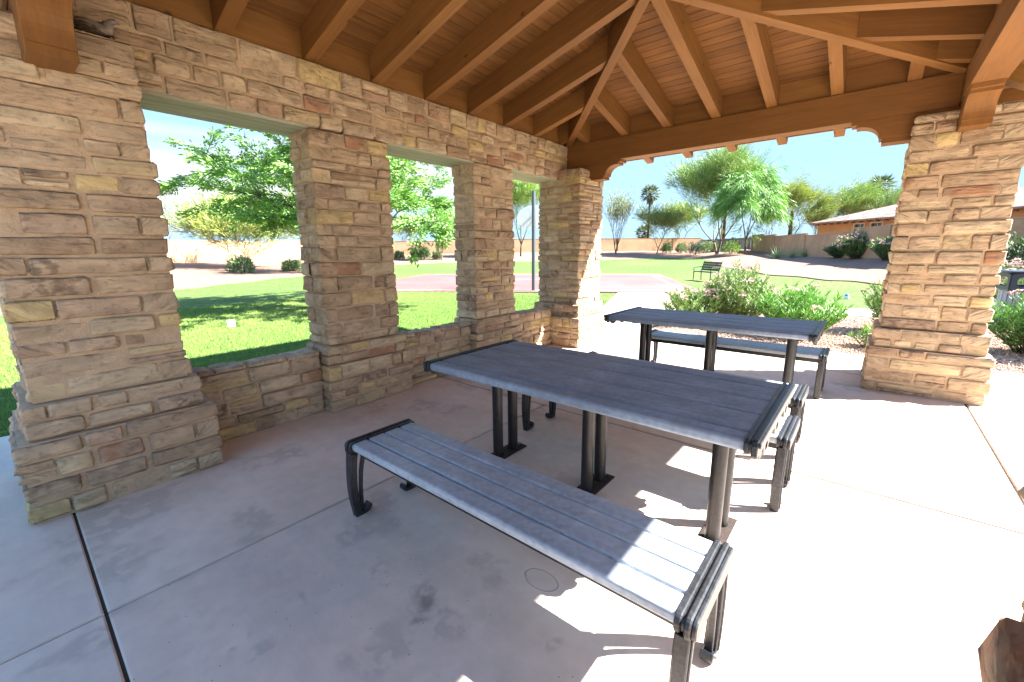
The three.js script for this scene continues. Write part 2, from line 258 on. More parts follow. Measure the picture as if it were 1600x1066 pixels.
ground('pavement', thickPoly([[-4.05, -12.2], [-3.6, -11.25], [-0.6, -12.35], [3, -13.0], [14, -13.5], [14, -15.6], [3, -14.9], [-0.7, -13.75], [-4.0, -13.2]], -0.012, 0.12), conMats[1]);
ground('planting_bed', flatPoly([[-3.2, -7.70], [-3.2, -10.45], [-3.7, -11.2], [-0.6, -12.3], [3, -12.95], [14, -13.45], [14, -7.6], [-3.2, -7.6]], -0.024), gravelMat);

// pavilion floor: cast slabs with open joints
{
  const fl = new THREE.Group(); fl.name = 'pavilion_floor'; fl.userData.kind = 'structure'; scene.add(fl);
  const xs = [-5.5, -2.334, 0.881, 4.1], zs = [-7.72, -6.5, -3.285, -0.061, 3.16, 6.3];
  const mk = (x0, x1, z0, z1, mat, g = 0.006) => {
    const zg = (z) => z === -3.285 ? 0.012 : z === -0.061 ? 0.006 : 0.007, gl = zg(z0), gh = zg(z1);
    const ge = extrude([[x0 + g, -z1 + gh], [x1 - g, -z1 + gh], [x1 - g, -z0 - gl], [x0 + g, -z0 - gl]], 0.12, 0.007); ge.rotateX(-Math.PI / 2); ge.translate(0, -0.06, 0);
    const P = ge.attributes.position, U = ge.attributes.uv, main = mat === conMain;
    for (let i = 0; i < P.count; i++) main ? U.setXY(i, (P.getX(i) - SX0) / (SX1 - SX0), (P.getZ(i) - SZ0) / (SZ1 - SZ0)) : U.setXY(i, P.getX(i), P.getZ(i));
    part(fl, 'concrete_slab', ge, mat);
  };
  let k = 0;
  for (let i = 0; i < 3; i++) for (let j = 0; j < 5; j++) mk(xs[i], xs[i + 1], zs[j], j === 3 ? zs[j + 1] : zs[j + 1], i === 1 && j === 2 ? conMain : conMats[k++ % 2], i === 2 ? 0.009 : 0.005);
  mk(-5.5, -3.25, -10.5, -7.72, conMats[1]);
  const b = concreteBump.clone(); b.repeat.set(1.6, 1.6); b.needsUpdate = true; conMain.bumpMap = b;
  part(fl, 'joint_filler', slab(-5.45, 4.05, -0.1, -0.011, -7.68, 6.25), jointMat);
}

// ---------------------------------------------------------------- masonry
function stoneGeo(w, h, d, R, rough = 1) {
  const b = Math.min(0.013, h * 0.2), nx = w < 0.14 ? 1 : w < 0.3 ? 2 : 3, ny = h > 0.115 ? 2 : 1, gx = [0, b / w], gy = [0, b / h];
  for (let i = 1; i < nx; i++) gx.push(i / nx + (R() - 0.5) * 0.2 / nx); gx.push(1 - b / w, 1);
  for (let i = 1; i < ny; i++) gy.push(i / ny); gy.push(1 - b / h, 1);
  const pos = [], uv = [], idx = [], NX = gx.length, NY = gy.length, ou = R() * 5, ov = R() * 5;
  const tiltx = (R() - 0.5) * 0.012 * rough, tilty = (R() - 0.5) * 0.012 * rough, cut = [0, 0, 0, 0].map(() => R() * 0.35);
  const put = (x, y, z) => { pos.push(x, y, z); uv.push(ou + x - z, ov + y - z * 0.6); };
  for (let j = 0; j < NY; j++) for (let i = 0; i < NX; i++) {
    const ex = i === 0 || i === NX - 1, ey = j === 0 || j === NY - 1;
    let x = (gx[i] - 0.5) * w, y = (gy[j] - 0.5) * h, z = (gx[i] - 0.5) * tiltx + (gy[j] - 0.5) * tilty;
    if (ex || ey) z -= 0.010 + R() * 0.006; else z += (R() - 0.5) * 0.020 * rough;
    if (ex && ey) { const c = cut[(i ? 1 : 0) + (j ? 2 : 0)]; x -= Math.sign(x) * c * Math.min(0.05, h * 0.4); y -= Math.sign(y) * c * h * 0.22; }
    x += (R() - 0.5) * 0.008; y += (R() - 0.5) * 0.008; put(x, y, z);
  }
  for (let j = 0; j < NY - 1; j++) for (let i = 0; i < NX - 1; i++) { const a = j * NX + i; idx.push(a, a + 1, a + NX + 1, a, a + NX + 1, a + NX); }
  const ring = []; for (let i = 0; i < NX; i++) ring.push(i); for (let j = 1; j < NY; j++) ring.push(j * NX + NX - 1); for (let i = NX - 2; i >= 0; i--) ring.push((NY - 1) * NX + i); for (let j = NY - 2; j > 0; j--) ring.push(j * NX);
  const o = pos.length / 3; ring.forEach(k => put(pos[k * 3], pos[k * 3 + 1], -d));
  ring.forEach((k, q) => { const q2 = (q + 1) % ring.length, k2 = ring[q2]; idx.push(k, o + q, k2, k2, o + q, o + q2); });
  const g = new THREE.BufferGeometry(); g.setAttribute('position', new THREE.Float32BufferAttribute(pos, 3)); g.setAttribute('uv', new THREE.Float32BufferAttribute(uv, 2)); g.setIndex(idx); g.computeVertexNormals(); return g;
}
const FACES = { '+x': [Math.PI / 2, 1, 0], '-x': [-Math.PI / 2, -1, 0], '+z': [0, 0, 1], '-z': [Math.PI, 0, -1] };
// lay stones over the faces of one block of masonry; seen faces get a mesh per stone, the others one merged mesh
function masonry(T, s, seen, R, hidden, opt = {}) {
  const [x0, x1, y0, y1, z0, z1] = s, ox = T.position.x, oz = T.position.z, faces = opt.faces ?? ['+x', '-x', '+z', '-z'];
  const [hMin, hMax, wMin, wMax] = opt.size ?? [0.08, 0.15, 0.15, 0.46];
  const hs = []; let y = y0; while (y1 - y > 0.001) { let h = mix(hMin, hMax, R()); if (y1 - y - h < hMin) h = y1 - y > hMax * 1.25 ? (y1 - y) / 2 : y1 - y; hs.push(h); y += h; }
  y = y0; let own = R() < 0.5;
  for (const h of hs) {
    own = !own; const dc = mix(0.09, 0.2, R());
    for (const f of faces) {
      const [ry, nx, nz] = FACES[f], alongX = nz !== 0, len = alongX ? x1 - x0 : z1 - z0, o = opt.noCorner ? false : (alongX === own), inset = opt.noCorner ? 0 : o ? -0.008 : dc;
      const a0 = -len / 2 + inset, a1 = len / 2 - inset; let a = a0; const run = [];
      while (a1 - a > 0.001) { let w = mix(wMin, wMax, Math.pow(R(), 1.3)) * (h > 0.1 ? 1 : 0.92); if (a1 - a - w < wMin * 0.8) w = a1 - a; run.push([a, w]); a += w; }
      run.forEach(([u, w], q) => {
        const pieces = h > 0.105 && w > 0.16 && R() < 0.10 ? [[0, 0.48], [0.48, 0.52]] : [[0, 1]];
        for (const [v0, vh] of pieces) {
          const gk = opt.gap ?? 1, gap = mix(0.009, 0.02, R()) * gk, corner = o && (q === 0 || q === run.length - 1), d = corner ? dc : 0.045, pr = mix(-0.004, 0.02, R()), ce = corner ? mix(-0.006, 0.022, R()) : 0;
          const g = stoneGeo(Math.max(0.04, w - gap + ce), Math.max(0.028, h * vh - mix(0.007, 0.016, R()) * gk), d + pr, R, opt.rough ?? 1);
          const uc = u + w / 2 + (corner ? (q === 0 ? -ce / 2 : ce / 2) : 0), cy = y + h * (v0 + vh / 2), cx = (x0 + x1) / 2, cz = (z0 + z1) / 2;
          const c = Math.cos(ry), si = Math.sin(ry);
          const px = cx + (nx ? nx * (x1 - x0) / 2 : 0) + c * uc + nx * pr - ox, pz = cz + (nz ? nz * (z1 - z0) / 2 : 0) - si * uc + nz * pr - oz;
          if (seen.includes(f)) { const m = part(T, 'stone', g, stonePick(R)); m.position.set(px, cy, pz); m.rotation.set(0, ry, (R() - 0.5) * 0.018); }
          else { g.rotateY(ry); g.translate(px, cy, pz); hidden.push(g); }
        }
      });
    }
    y += h;
  }
}
function core(T, list, e = 0.010) { part(T, 'mortar', mergeGeometries(list.map(([x0, x1, y0, y1, z0, z1]) => { const g = slab(x0 + e, x1 - e, y0, y1 - 0.004, z0 + e, z1 - e); g.translate(-T.position.x, 0, -T.position.z); return g; })), mortar); }
function pillar(label, secs, seen, seed, group, joint = 0.010, gap = 1.25) {
  const p = secs[0], T = thing('stone_pillar', label, 'pillar', [(p[0] + p[1]) / 2, 0, (p[4] + p[5]) / 2], 0, group), R = RNG(seed), hidden = [];
  secs.forEach((s, i) => masonry(T, s, seen, R, hidden, { size: i === 1 && s[3] - s[2] < 0.3 ? [0.085, 0.11, 0.16, 0.45] : gap > 1.4 ? [0.09, 0.15, 0.16, 0.48] : undefined, gap }));
  core(T, secs, joint);
  if (hidden.length) { const m = part(T, 'far_side_stones', mergeGeometries(hidden), stoneMats[4]); m.userData.kind = 'stuff'; }
  return T;
}
const G1 = 'stone pillars of the pavilion';
const bigPillar = (x0, x1, z0, z1, top, xp, zp) => [[x0 - xp, x1 + xp, 0, 0.475, z0 - zp, z1 + zp], [x0 - xp / 2, x1 + xp / 2, 0.475, 0.675, z0 - zp / 2, z1 + zp / 2], [x0, x1, 0.675, top, z0, z1]];
pillar('broad stone pillar nearest the camera on the left, bird nest on its ledge', bigPillar(-4.30, -3.55, -0.745, 0.0, 2.735, 0.09, 0.095), ['+x', '+z'], 11, G1, 0.009, 1.7);
pillar('stone pillar between the first and second window openings of the wall', [[-4.24, -3.765, 0, 0.46, -2.775, -1.83], [-4.22, -3.80, 0.46, 0.64, -2.73, -1.865], [-4.20, -3.84, 0.64, 2.565, -2.69, -1.90]], ['+x', '+z'], 22, G1);
pillar('stone pillar between the second and third window openings of the wall', [[-4.24, -3.765, 0, 0.46, -4.745, -3.815], [-4.22, -3.80, 0.46, 0.64, -4.70, -3.85], [-4.20, -3.84, 0.64, 2.565, -4.66, -3.89]], ['+x', '+z'], 33, G1);
pillar('far corner stone pillar with its lower right side in full sun', bigPillar(-4.2, -3.45, -6.44, -5.74, 2.70, 0.08, 0.09), ['+x', '+z'], 44, G1);
pillar('stepped stone pillar standing alone at the right of the tables', bigPillar(0.163, 0.925, -6.69, -5.92, 2.745, 0.075, 0.09), ['+z', '-x'], 55, G1, 0.009, 1.3);
pillar('dark stone pillar cut off at the lower right corner of the picture', bigPillar(0.197, 0.957, -0.784, 0.0, 2.735, 0.085, 0.09), ['-x', '-z'], 66, G1);

// window wall: low walls with rough coping, stone header with timber lintels
{
  const R = RNG(77), lows = [[-1.83, -0.84, 'low stone wall under the first window opening, beside the near pillar'], [-3.815, -2.775, 'low stone wall under the middle window opening'], [-5.65, -4.745, 'low stone wall under the third window opening, before the far corner']];
  for (const [z0, z1, label] of lows) {
    const T = thing('low_wall', label, 'wall', [-3.985, 0, (z0 + z1) / 2], 0, 'low walls under the window openings'), hid = [], s = [-4.08, -3.89, 0, 0.575, z0, z1];
    masonry(T, s, ['+x'], R, hid, { faces: ['+x', '-x'], noCorner: true }); core(T, [s]);
    const m = part(T, 'far_side_stones', mergeGeometries(hid), stoneMats[4]); m.userData.kind = 'stuff';
    let z = z0; while (z1 - z > 0.01) { let w = mix(0.16, 0.34, R()); if (z1 - z - w < 0.12) w = z1 - z;
      const split = R() < 0.5 ? [[-4.105, -3.865]] : [[-4.105, -4.0 + R() * 0.05], [-3.99 + R() * 0.05, -3.865]];
      for (const [a, b] of split) { const g = stoneGeo(Math.max(0.05, b - a - 0.006), w - 0.008, 0.03, R, 1.3); const c = part(T, 'coping_stone', g, stoneMats[[0, 1, 4, 11][Math.floor(R() * 4)]]); c.rotation.x = -Math.PI / 2; c.position.set((a + b) / 2 + 3.985, 0.604 + (R() - 0.5) * 0.012, z + w / 2 - T.position.z); }
      z += w; }
  }
  const T = thing('stone_header', 'long band of stone over the three window openings under the rafters', 'wall', [-3.98, 0, -3.1]), s = [-4.27, -3.84, 2.565, 3.085, -6.0, -0.25], hid = [];
  masonry(T, s, ['+x'], R, hid, { faces: ['+x', '-x'], noCorner: true, size: [0.09, 0.16, 0.15, 0.44], rough: 1.2, gap: 1.3 }); core(T, [[-4.27, -3.84, 2.60, 3.085, -6.0, -0.25]]);
  const m = part(T, 'far_side_stones', mergeGeometries(hid), stoneMats[4]); m.userData.kind = 'stuff';
  for (const [z0, z1] of [[-1.9, -0.745], [-3.89, -2.69], [-5.74, -4.66]]) part(T, 'lintel', hexa([[-4.27, 2.553, z0 - 0.04], [-3.852, 2.553, z0 - 0.04], [-3.852, 2.60, z0 - 0.04], [-4.27, 2.60, z0 - 0.04], [-4.27, 2.553, z1 + 0.04], [-3.852, 2.553, z1 + 0.04], [-3.852, 2.60, z1 + 0.04], [-4.27, 2.60, z1 + 0.04]]), lintelMat).position.set(3.98, 0, 3.1);
}

// ---------------------------------------------------------------- hipped timber roof
{
  const X0 = -3.84, X1 = 0.45, Z0 = -6.0, Z1 = -0.47, S = 0.262, YB = 3.09, DP = 0.245, OV = 0.97, OVR = 1.12, HW = (X1 - X0) / 2, RW = 0.053, R = RNG(99);
  const T = thing('pavilion_roof', 'brown timber hip roof with open rafters over the picnic tables', 'roof', [0, 0, 0]);
  const bm = () => beamMats[Math.floor(R() * 4)];
  const cx = (X0 + X1) / 2;
  // a member of slope side: s in L,R,B,F; t = distance in from the inner face, w = position along the side
  const P = { L: (t, w, y) => [X0 + t, y, w], R: (t, w, y) => [X1 - t, y, w], B: (t, w, y) => [w, y, Z0 + t], F: (t, w, y) => [w, y, Z1 - t] };
  const under = (t) => YB + S * t;
  const rafter = (side, w, t1) => {
    const f = P[side], q = (t, dw, dy) => f(t, w + dw, under(t) + dy), OV = side === 'R' ? OVR : 0.97;
    // plumb-cut tail with a small step taken out of the lower corner
    part(T, 'rafter', hexa([q(-OV + 0.02, -RW, 0.01), q(-OV + 0.02, RW, 0.01), q(-OV + 0.02, RW, DP), q(-OV + 0.02, -RW, DP), q(t1, -RW, 0), q(t1, RW, 0), q(t1, RW, DP), q(t1, -RW, DP)]), bm());
  };
  const sides = [['L', Z0, Z1, [-5.83, -5.19, -4.55, -3.91, -3.27, -2.63, -1.99, -1.35, -0.71]], ['R', Z0, Z1, [-5.75, -5.19, -4.55, -3.91, -3.27, -2.63, -1.99, -1.35, -0.71]], ['B', X0, X1, [-3.52, -2.895, -2.295, -1.695, -1.095, -0.495, 0.105]], ['F', X0, X1, [-3.52, -2.895, -2.295, -1.695, -1.095, -0.495, 0.105]]];
  for (const [sd, a, b, ws] of sides) {
    const f = P[sd];
    for (const w of ws) rafter(sd, w, Math.min(HW - 0.03, w - a - 0.02, b - w - 0.02));
    // frieze blocks between the rafters over the wall or beam
    const e = [a, ...ws, b];
    for (let i = 0; i < e.length - 1; i++) { const w0 = e[i] + (i ? RW : 0) + 0.002, w1 = e[i + 1] - (i < e.length - 2 ? RW : 0) - 0.002; if (w1 - w0 < 0.05) continue; const t0 = -0.075, t1 = -0.03, y0 = YB - 0.006, y1 = under(t1) + DP - 0.005; part(T, 'frieze_block', hexa([f(t0, w0, y0), f(t1, w0, y0), f(t1, w0, y1), f(t0, w0, y1), f(t0, w1, y0), f(t1, w1, y0), f(t1, w1, y1), f(t0, w1, y1)]), bm()); }
    // deck boards
    const BW = 0.0975, ov = sd === 'R' ? OVR : OV, cl = (q) => Math.max(q, -OV);
    for (let t = -ov; t < HW; t += BW) {
      const ta = t + 0.004, tb = Math.min(t + BW - 0.004, HW), y = (q) => under(q) + DP + 0.001, th = 0.018;
      part(T, 'deck_board', hexa([f(ta, a + cl(ta), y(ta)), f(tb, a + cl(tb), y(tb)), f(tb, a + cl(tb), y(tb) + th), f(ta, a + cl(ta), y(ta) + th), f(ta, b - cl(ta), y(ta)), f(tb, b - cl(tb), y(tb)), f(tb, b - cl(tb), y(tb) + th), f(ta, b - cl(ta), y(ta) + th)]), boardMats[Math.floor(R() * 4)]);
    }
    // roofing over the boards, and the eave board
    const y = (q) => under(q) + DP + 0.028, th = 0.06, ta = -ov - 0.05, tb = HW + 0.02, ca = Math.max(ta, -OV - 0.05);
    part(T, 'roofing', hexa([f(ta, a + ca, y(ta)), f(tb, a + tb, y(tb)), f(tb, a + tb, y(tb) + th), f(ta, a + ca, y(ta) + th), f(ta, b - ca, y(ta)), f(tb, b - tb, y(tb)), f(tb, b - tb, y(tb) + th), f(ta, b - ca, y(ta) + th)]), std({ color: '#6b5140', bumpMap: mortarBump, bumpScale: 0.01 }));
    const e0 = -ov - 0.012, e1 = -ov + 0.015, yy = under(-ov), eb = sd === 'R' ? -0.004 : 0.10;
    part(T, 'eave_board', hexa([f(e0, a - OV, yy + eb), f(e1, a - OV, yy + eb), f(e1, a - OV, yy + DP), f(e0, a - OV, yy + DP), f(e0, b + OV, yy + eb), f(e1, b + OV, yy + eb), f(e1, b + OV, yy + DP), f(e0, b + OV, yy + DP)]), bm());
  }
  // hips and ridge
  const hip = (sx, sz) => {
    const x = sx < 0 ? X0 : X1, z = sz < 0 ? Z0 : Z1, dx = -sx, dz = -sz, nx = dz * 0.7071 * 0.048, nz = -dx * 0.7071 * 0.048;
    const q = (t, k, dy) => [x + dx * t + nx * k, under(t) + dy, z + dz * t + nz * k];
    part(T, 'hip_rafter', hexa([q(-OV, -1, -0.005), q(-OV, 1, -0.005), q(-OV, 1, DP - 0.01), q(-OV, -1, DP - 0.01), q(HW, -1, -0.045), q(HW, 1, -0.045), q(HW, 1, DP - 0.01), q(HW, -1, DP - 0.01)]), bm());
  };
  for (const a of [-1, 1]) for (const b of [-1, 1]) hip(a, b);
  part(T, 'ridge_beam', slab(cx - 0.045, cx + 0.045, under(HW) - 0.05, under(HW) + DP - 0.012, Z0 + HW - 0.05, Z1 - HW + 0.05), bm());
  // wall plates / beams on the pillars
  const beam = (x0, x1, y0, y1, z0, z1, m) => part(T, 'beam', slab(x0, x1, y0, y1, z0, z1), m);
  beam(-4.0, 0.448, 2.79, 3.086, -6.205, -6.0, beamMats[2]);
  beam(-4.0, 0.448, 2.79, 3.086, -0.47, -0.265, beamMats[2]);
  beam(0.45, 0.66, 2.82, 3.084, -6.6, 0.1, beamMats[0]);
  // carved brackets: profile out from the pillar face, y measured down from the beam
  const prof = (d) => { const p = [[-0.3, 0.001], [0.50, 0.001], [0.50, -0.035], [0.455, -0.035], [0.455, -0.062]]; for (let i = 0; i <= 8; i++) { const a = i / 8 * Math.PI / 2; p.push([0.425 - 0.165 * Math.sin(a), -0.062 - 0.135 * (1 - Math.cos(a)) - 0.0]); } p.push([0.26, -d + 0.045], [0.235, -d + 0.045], [0.235, -d], [-0.3, -d]); return p; };
  const bracket = (x, y, z, ry, wd, d, m) => { const g = extrude(prof(d), wd, 0.003); const b = part(T, 'bracket', g, m); b.position.set(x, y, z); b.rotation.y = ry; };
  bracket(-3.45, 2.789, -6.102, 0, 0.19, 0.245, beamMats[2]);
  bracket(0.163, 2.789, -6.102, Math.PI, 0.19, 0.245, beamMats[2]);
  bracket(0.555, 2.818, -5.92, -Math.PI / 2, 0.195, 0.275, beamMats[0]);
  bracket(0.555, 2.818, -0.785, Math.PI / 2, 0.195, 0.275, beamMats[0]);
  bracket(-3.55, 2.789, -0.366, 0, 0.19, 0.30, beamMats[2]);
  bracket(0.195, 2.789, -0.366, Math.PI, 0.19, 0.30, beamMats[2]);
}

// ---------------------------------------------------------------- benches and tables
function plank(len, th, wd, r) { const g = new RoundedBoxGeometry(len, th, wd, 2, r); const P = g.attributes.position, N = g.attributes.normal, U = g.attributes.uv, o = wd * 13.7; for (let i = 0; i < P.count; i++) U.setXY(i, P.getX(i) + o, Math.abs(N.getY(i)) > 0.5 ? P.getZ(i) + o : P.getY(i) + o); return g; }
function band(line, wd) {           // closed outline along a centre line with half width per point
  const L = [], Rr = [];
  line.forEach((p, i) => { const a = line[Math.max(0, i - 1)], b = line[Math.min(line.length - 1, i + 1)], dx = b[0] - a[0], dy = b[1] - a[1], l = Math.hypot(dx, dy), w = p[2] ?? wd; L.push([p[0] - dy / l * w, p[1] + dx / l * w]); Rr.push([p[0] + dy / l * w, p[1] - dx / l * w]); });
  return L.concat(Rr.reverse());
}
const smooth = (pts, n) => { const c = new THREE.CatmullRomCurve3(pts.map(p => new THREE.Vector3(p[0], p[1], p[2] ?? 0.02))); return c.getPoints(n).map(p => [p.x, p.y, p.z]); };
const rrect = (x0, x1, y0, y1, r, n = 4) => { const p = []; for (const [cx, cy, a] of [[x1 - r, y1 - r, 0], [x0 + r, y1 - r, 1], [x0 + r, y0 + r, 2], [x1 - r, y0 + r, 3]]) for (let i = 0; i <= n; i++) { const t = (a + i / n) * Math.PI / 2; p.push([cx + r * Math.cos(t), cy + r * Math.sin(t)]); } return p; };
const toX = (g, x) => { g.rotateY(-Math.PI / 2); g.translate(x, 0, 0); return g; };   // shape (z, y) extruded along x
function makeBench(label) {
  const B = thing('bench', label, 'bench', [0, 0, 0], 0, 'backless park benches under the roof'), L = 1.90, W = 0.425;
  for (let i = 0; i < 4; i++) { const edge = i === 0 || i === 3; part(B, 'slat', moved(plank(L - 0.085, edge ? 0.044 : 0.036, 0.0985, edge ? 0.016 : 0.008), 0, edge ? 0.433 : 0.437, (i - 1.5) * 0.1055), slatMat); }
  for (const z of [-0.145, 0.145]) part(B, 'rail', box(L - 0.1, 0.048, 0.035, 0, 0.388, z, 0.004), postMat);
  for (const s of [-1, 1]) {
    const x = s * (L / 2 - 0.03), cap = [];
    cap.push(toX(extrude(rrect(-W / 2 - 0.012, W / 2 + 0.012, 0.395, 0.463, 0.026), 0.020, 0.004), x - s * 0.018), toX(extrude(rrect(-W / 2 - 0.004, W / 2 + 0.004, 0.399, 0.456, 0.024), 0.012, 0), x - s * 0.003), toX(extrude(rrect(-W / 2 - 0.016, W / 2 + 0.016, 0.388, 0.467, 0.028), 0.020, 0.005), x + s * 0.012), toX(extrude(rrect(-W / 2 - 0.008, W / 2 + 0.008, 0.392, 0.460, 0.026), 0.016, 0.004), x + s * 0.029));
    part(B, 'end_cap', mergeGeometries(cap.map(g => g.index ? g.toNonIndexed() : g)), castMat);
    for (const k of [-1, 1]) {
      const line = smooth([[k * 0.197, 0.40, 0.026], [k * 0.208, 0.30, 0.024], [k * 0.213, 0.2, 0.023], [k * 0.207, 0.1, 0.022], [k * 0.192, 0.001, 0.022]], 14);
      const rib = smooth([[k * 0.198, 0.39, 0.009], [k * 0.208, 0.30, 0.008], [k * 0.213, 0.2, 0.008], [k * 0.207, 0.1, 0.008], [k * 0.192, 0.02, 0.008]], 14);
      const leg = part(B, 'leg', mergeGeometries([toX(extrude(band(line), 0.044, 0.004), x), toX(extrude(band(rib), 0.056, 0.003), x)]), castMat);
      part(leg, 'brace', toX(extrude(band(smooth([[k * 0.10, 0.395, 0.010], [k * 0.135, 0.34, 0.010], [k * 0.158, 0.22, 0.009], [k * 0.165, 0.11, 0.009], [k * 0.168, 0.02, 0.010]], 12)), 0.022, 0.002), x), castMat);
      const foot = part(leg, 'foot', mergeGeometries([toX(extrude(band(smooth([[k * 0.205, 0.012, 0.012], [k * 0.16, 0.012, 0.012], [k * 0.135, 0.016, 0.012], [k * 0.122, 0.034, 0.011], [k * 0.132, 0.048, 0.010]], 12)), 0.046, 0.003), x)]), castMat);
      const bolt = new THREE.CylinderGeometry(0.010, 0.010, 0.012, 8); bolt.rotateZ(Math.PI / 2); bolt.translate(x + s * 0.027, 0.030, k * 0.143); part(leg, 'bolt', bolt, boltMat);
    }
  }
  return B;
}
const b0 = makeBench('grey slatted bench nearest the camera, in front of the near table'); b0.position.set(-1.205, 0, -1.318);
copyOf(b0, 'grey slatted bench tucked close behind the near table', [-1.175, 0, -2.885]);
copyOf(b0, 'grey slatted bench standing free between the two picnic tables', [-1.205, 0, -3.69]);
copyOf(b0, 'farthest grey slatted bench, between the far table and the flowering shrubs', [-1.175, 0, -5.335]);

function makeTable(label) {
  const T = thing('picnic_table', label, 'table', [0, 0, 0], 0, 'picnic tables under the roof'), L = 2.045, W = 0.955;
  let z = W / 2;
  for (const [w, nose] of [[0.112, 1], [0.234, 0], [0.232, 0], [0.234, 0], [0.143, 1]]) { part(T, 'plank', moved(plank(L - 0.09, nose ? 0.056 : 0.042, w - 0.009, nose ? 0.022 : 0.009), 0, nose ? 0.732 : 0.7385, z - w / 2), tableMat); z -= w; }
  for (const s of [-1, 1]) {
    const x = s * (L / 2 - 0.034), h = W / 2, low = [];
    // scalloped casting with slots
    const outline = [[-h - 0.012, 0.748], [-h - 0.004, 0.762], [-h + 0.012, 0.768], [h - 0.012, 0.768], [h + 0.004, 0.762], [h + 0.012, 0.748], [h + 0.012, 0.706], [h + 0.002, 0.692]];
    for (const c of [0.40, 0.27, 0.0, -0.27, -0.40]) { const r = Math.abs(c) > 0.3 ? 0.035 : 0.075; for (let i = 0; i <= 8; i++) { const a = i / 8 * Math.PI; low.push([c + r * Math.cos(a), 0.690 - r * 0.72 * Math.sin(a)]); } }
    outline.push(...low, [-h - 0.002, 0.692], [-h - 0.012, 0.706]);
    const holes = [-0.36, -0.12, 0.12, 0.36].map(c => rrect(c - 0.035, c + 0.035, 0.709, 0.724, 0.007, 2).reverse());
    const ring = (c, r) => { const p = []; for (let i = 0; i < 12; i++) { const a = -i / 12 * 2 * Math.PI; p.push([c + r * Math.cos(a), 0.676 + r * 0.72 * Math.sin(a)]); } return p; };
    const gs = [toX(extrude(outline, 0.022, 0.003, [...holes, ring(0.27, 0.03), ring(0, 0.03), ring(-0.27, 0.03)]), x + s * 0.016), toX(extrude(rrect(-h - 0.012, h + 0.012, 0.698, 0.768, 0.026), 0.018, 0.004), x - s * 0.014), toX(extrude(rrect(-h - 0.004, h + 0.004, 0.704, 0.760, 0.022), 0.014, 0), x), toX(extrude(rrect(-h - 0.006, h + 0.006, 0.738, 0.764, 0.012), 0.018, 0.003), x + s * 0.028)];
    part(T, 'end_cap', mergeGeometries(gs), castMat);
    for (const k of [-0.3, 0.3]) { const kn = new THREE.CylinderGeometry(0.018, 0.022, 0.03, 10); kn.translate(x - s * 0.11, 0.683, k); part(T, 'bolt_boss', kn, castMat); }
  }
  part(T, 'stringer', box(L - 0.16, 0.04, 0.10, 0, 0.692, 0, 0.004), postMat);
  for (const x of [-0.70, 0.05, 0.80]) {
    part(T, 'cross_arm', box(0.07, 0.032, 0.70, x, 0.695, 0, 0.004), postMat);
    for (const k of [-0.085, 0.085]) { const p = new THREE.CylinderGeometry(0.0375, 0.0375, 0.672, 20); p.translate(x, 0.344, k); part(T, 'post', p, postMat); }
    const pl = part(T, 'base_plate', box(0.13, 0.01, 0.36, x, 0.0055, 0, 0.002), rustMat);
    for (const k of [-0.155, 0.155]) { const b = new THREE.CylinderGeometry(0.011, 0.011, 0.022, 6); b.translate(x, 0.02, k); part(pl, 'bolt', b, boltMat); }
  }
  return T;
}
const t0 = makeTable('near picnic table of wide grey planks with black cast end plates'); t0.position.set(-1.262, 0, -2.262);
copyOf(t0, 'far picnic table in front of the pink flowering shrubs', [-1.30, 0, -4.94]);

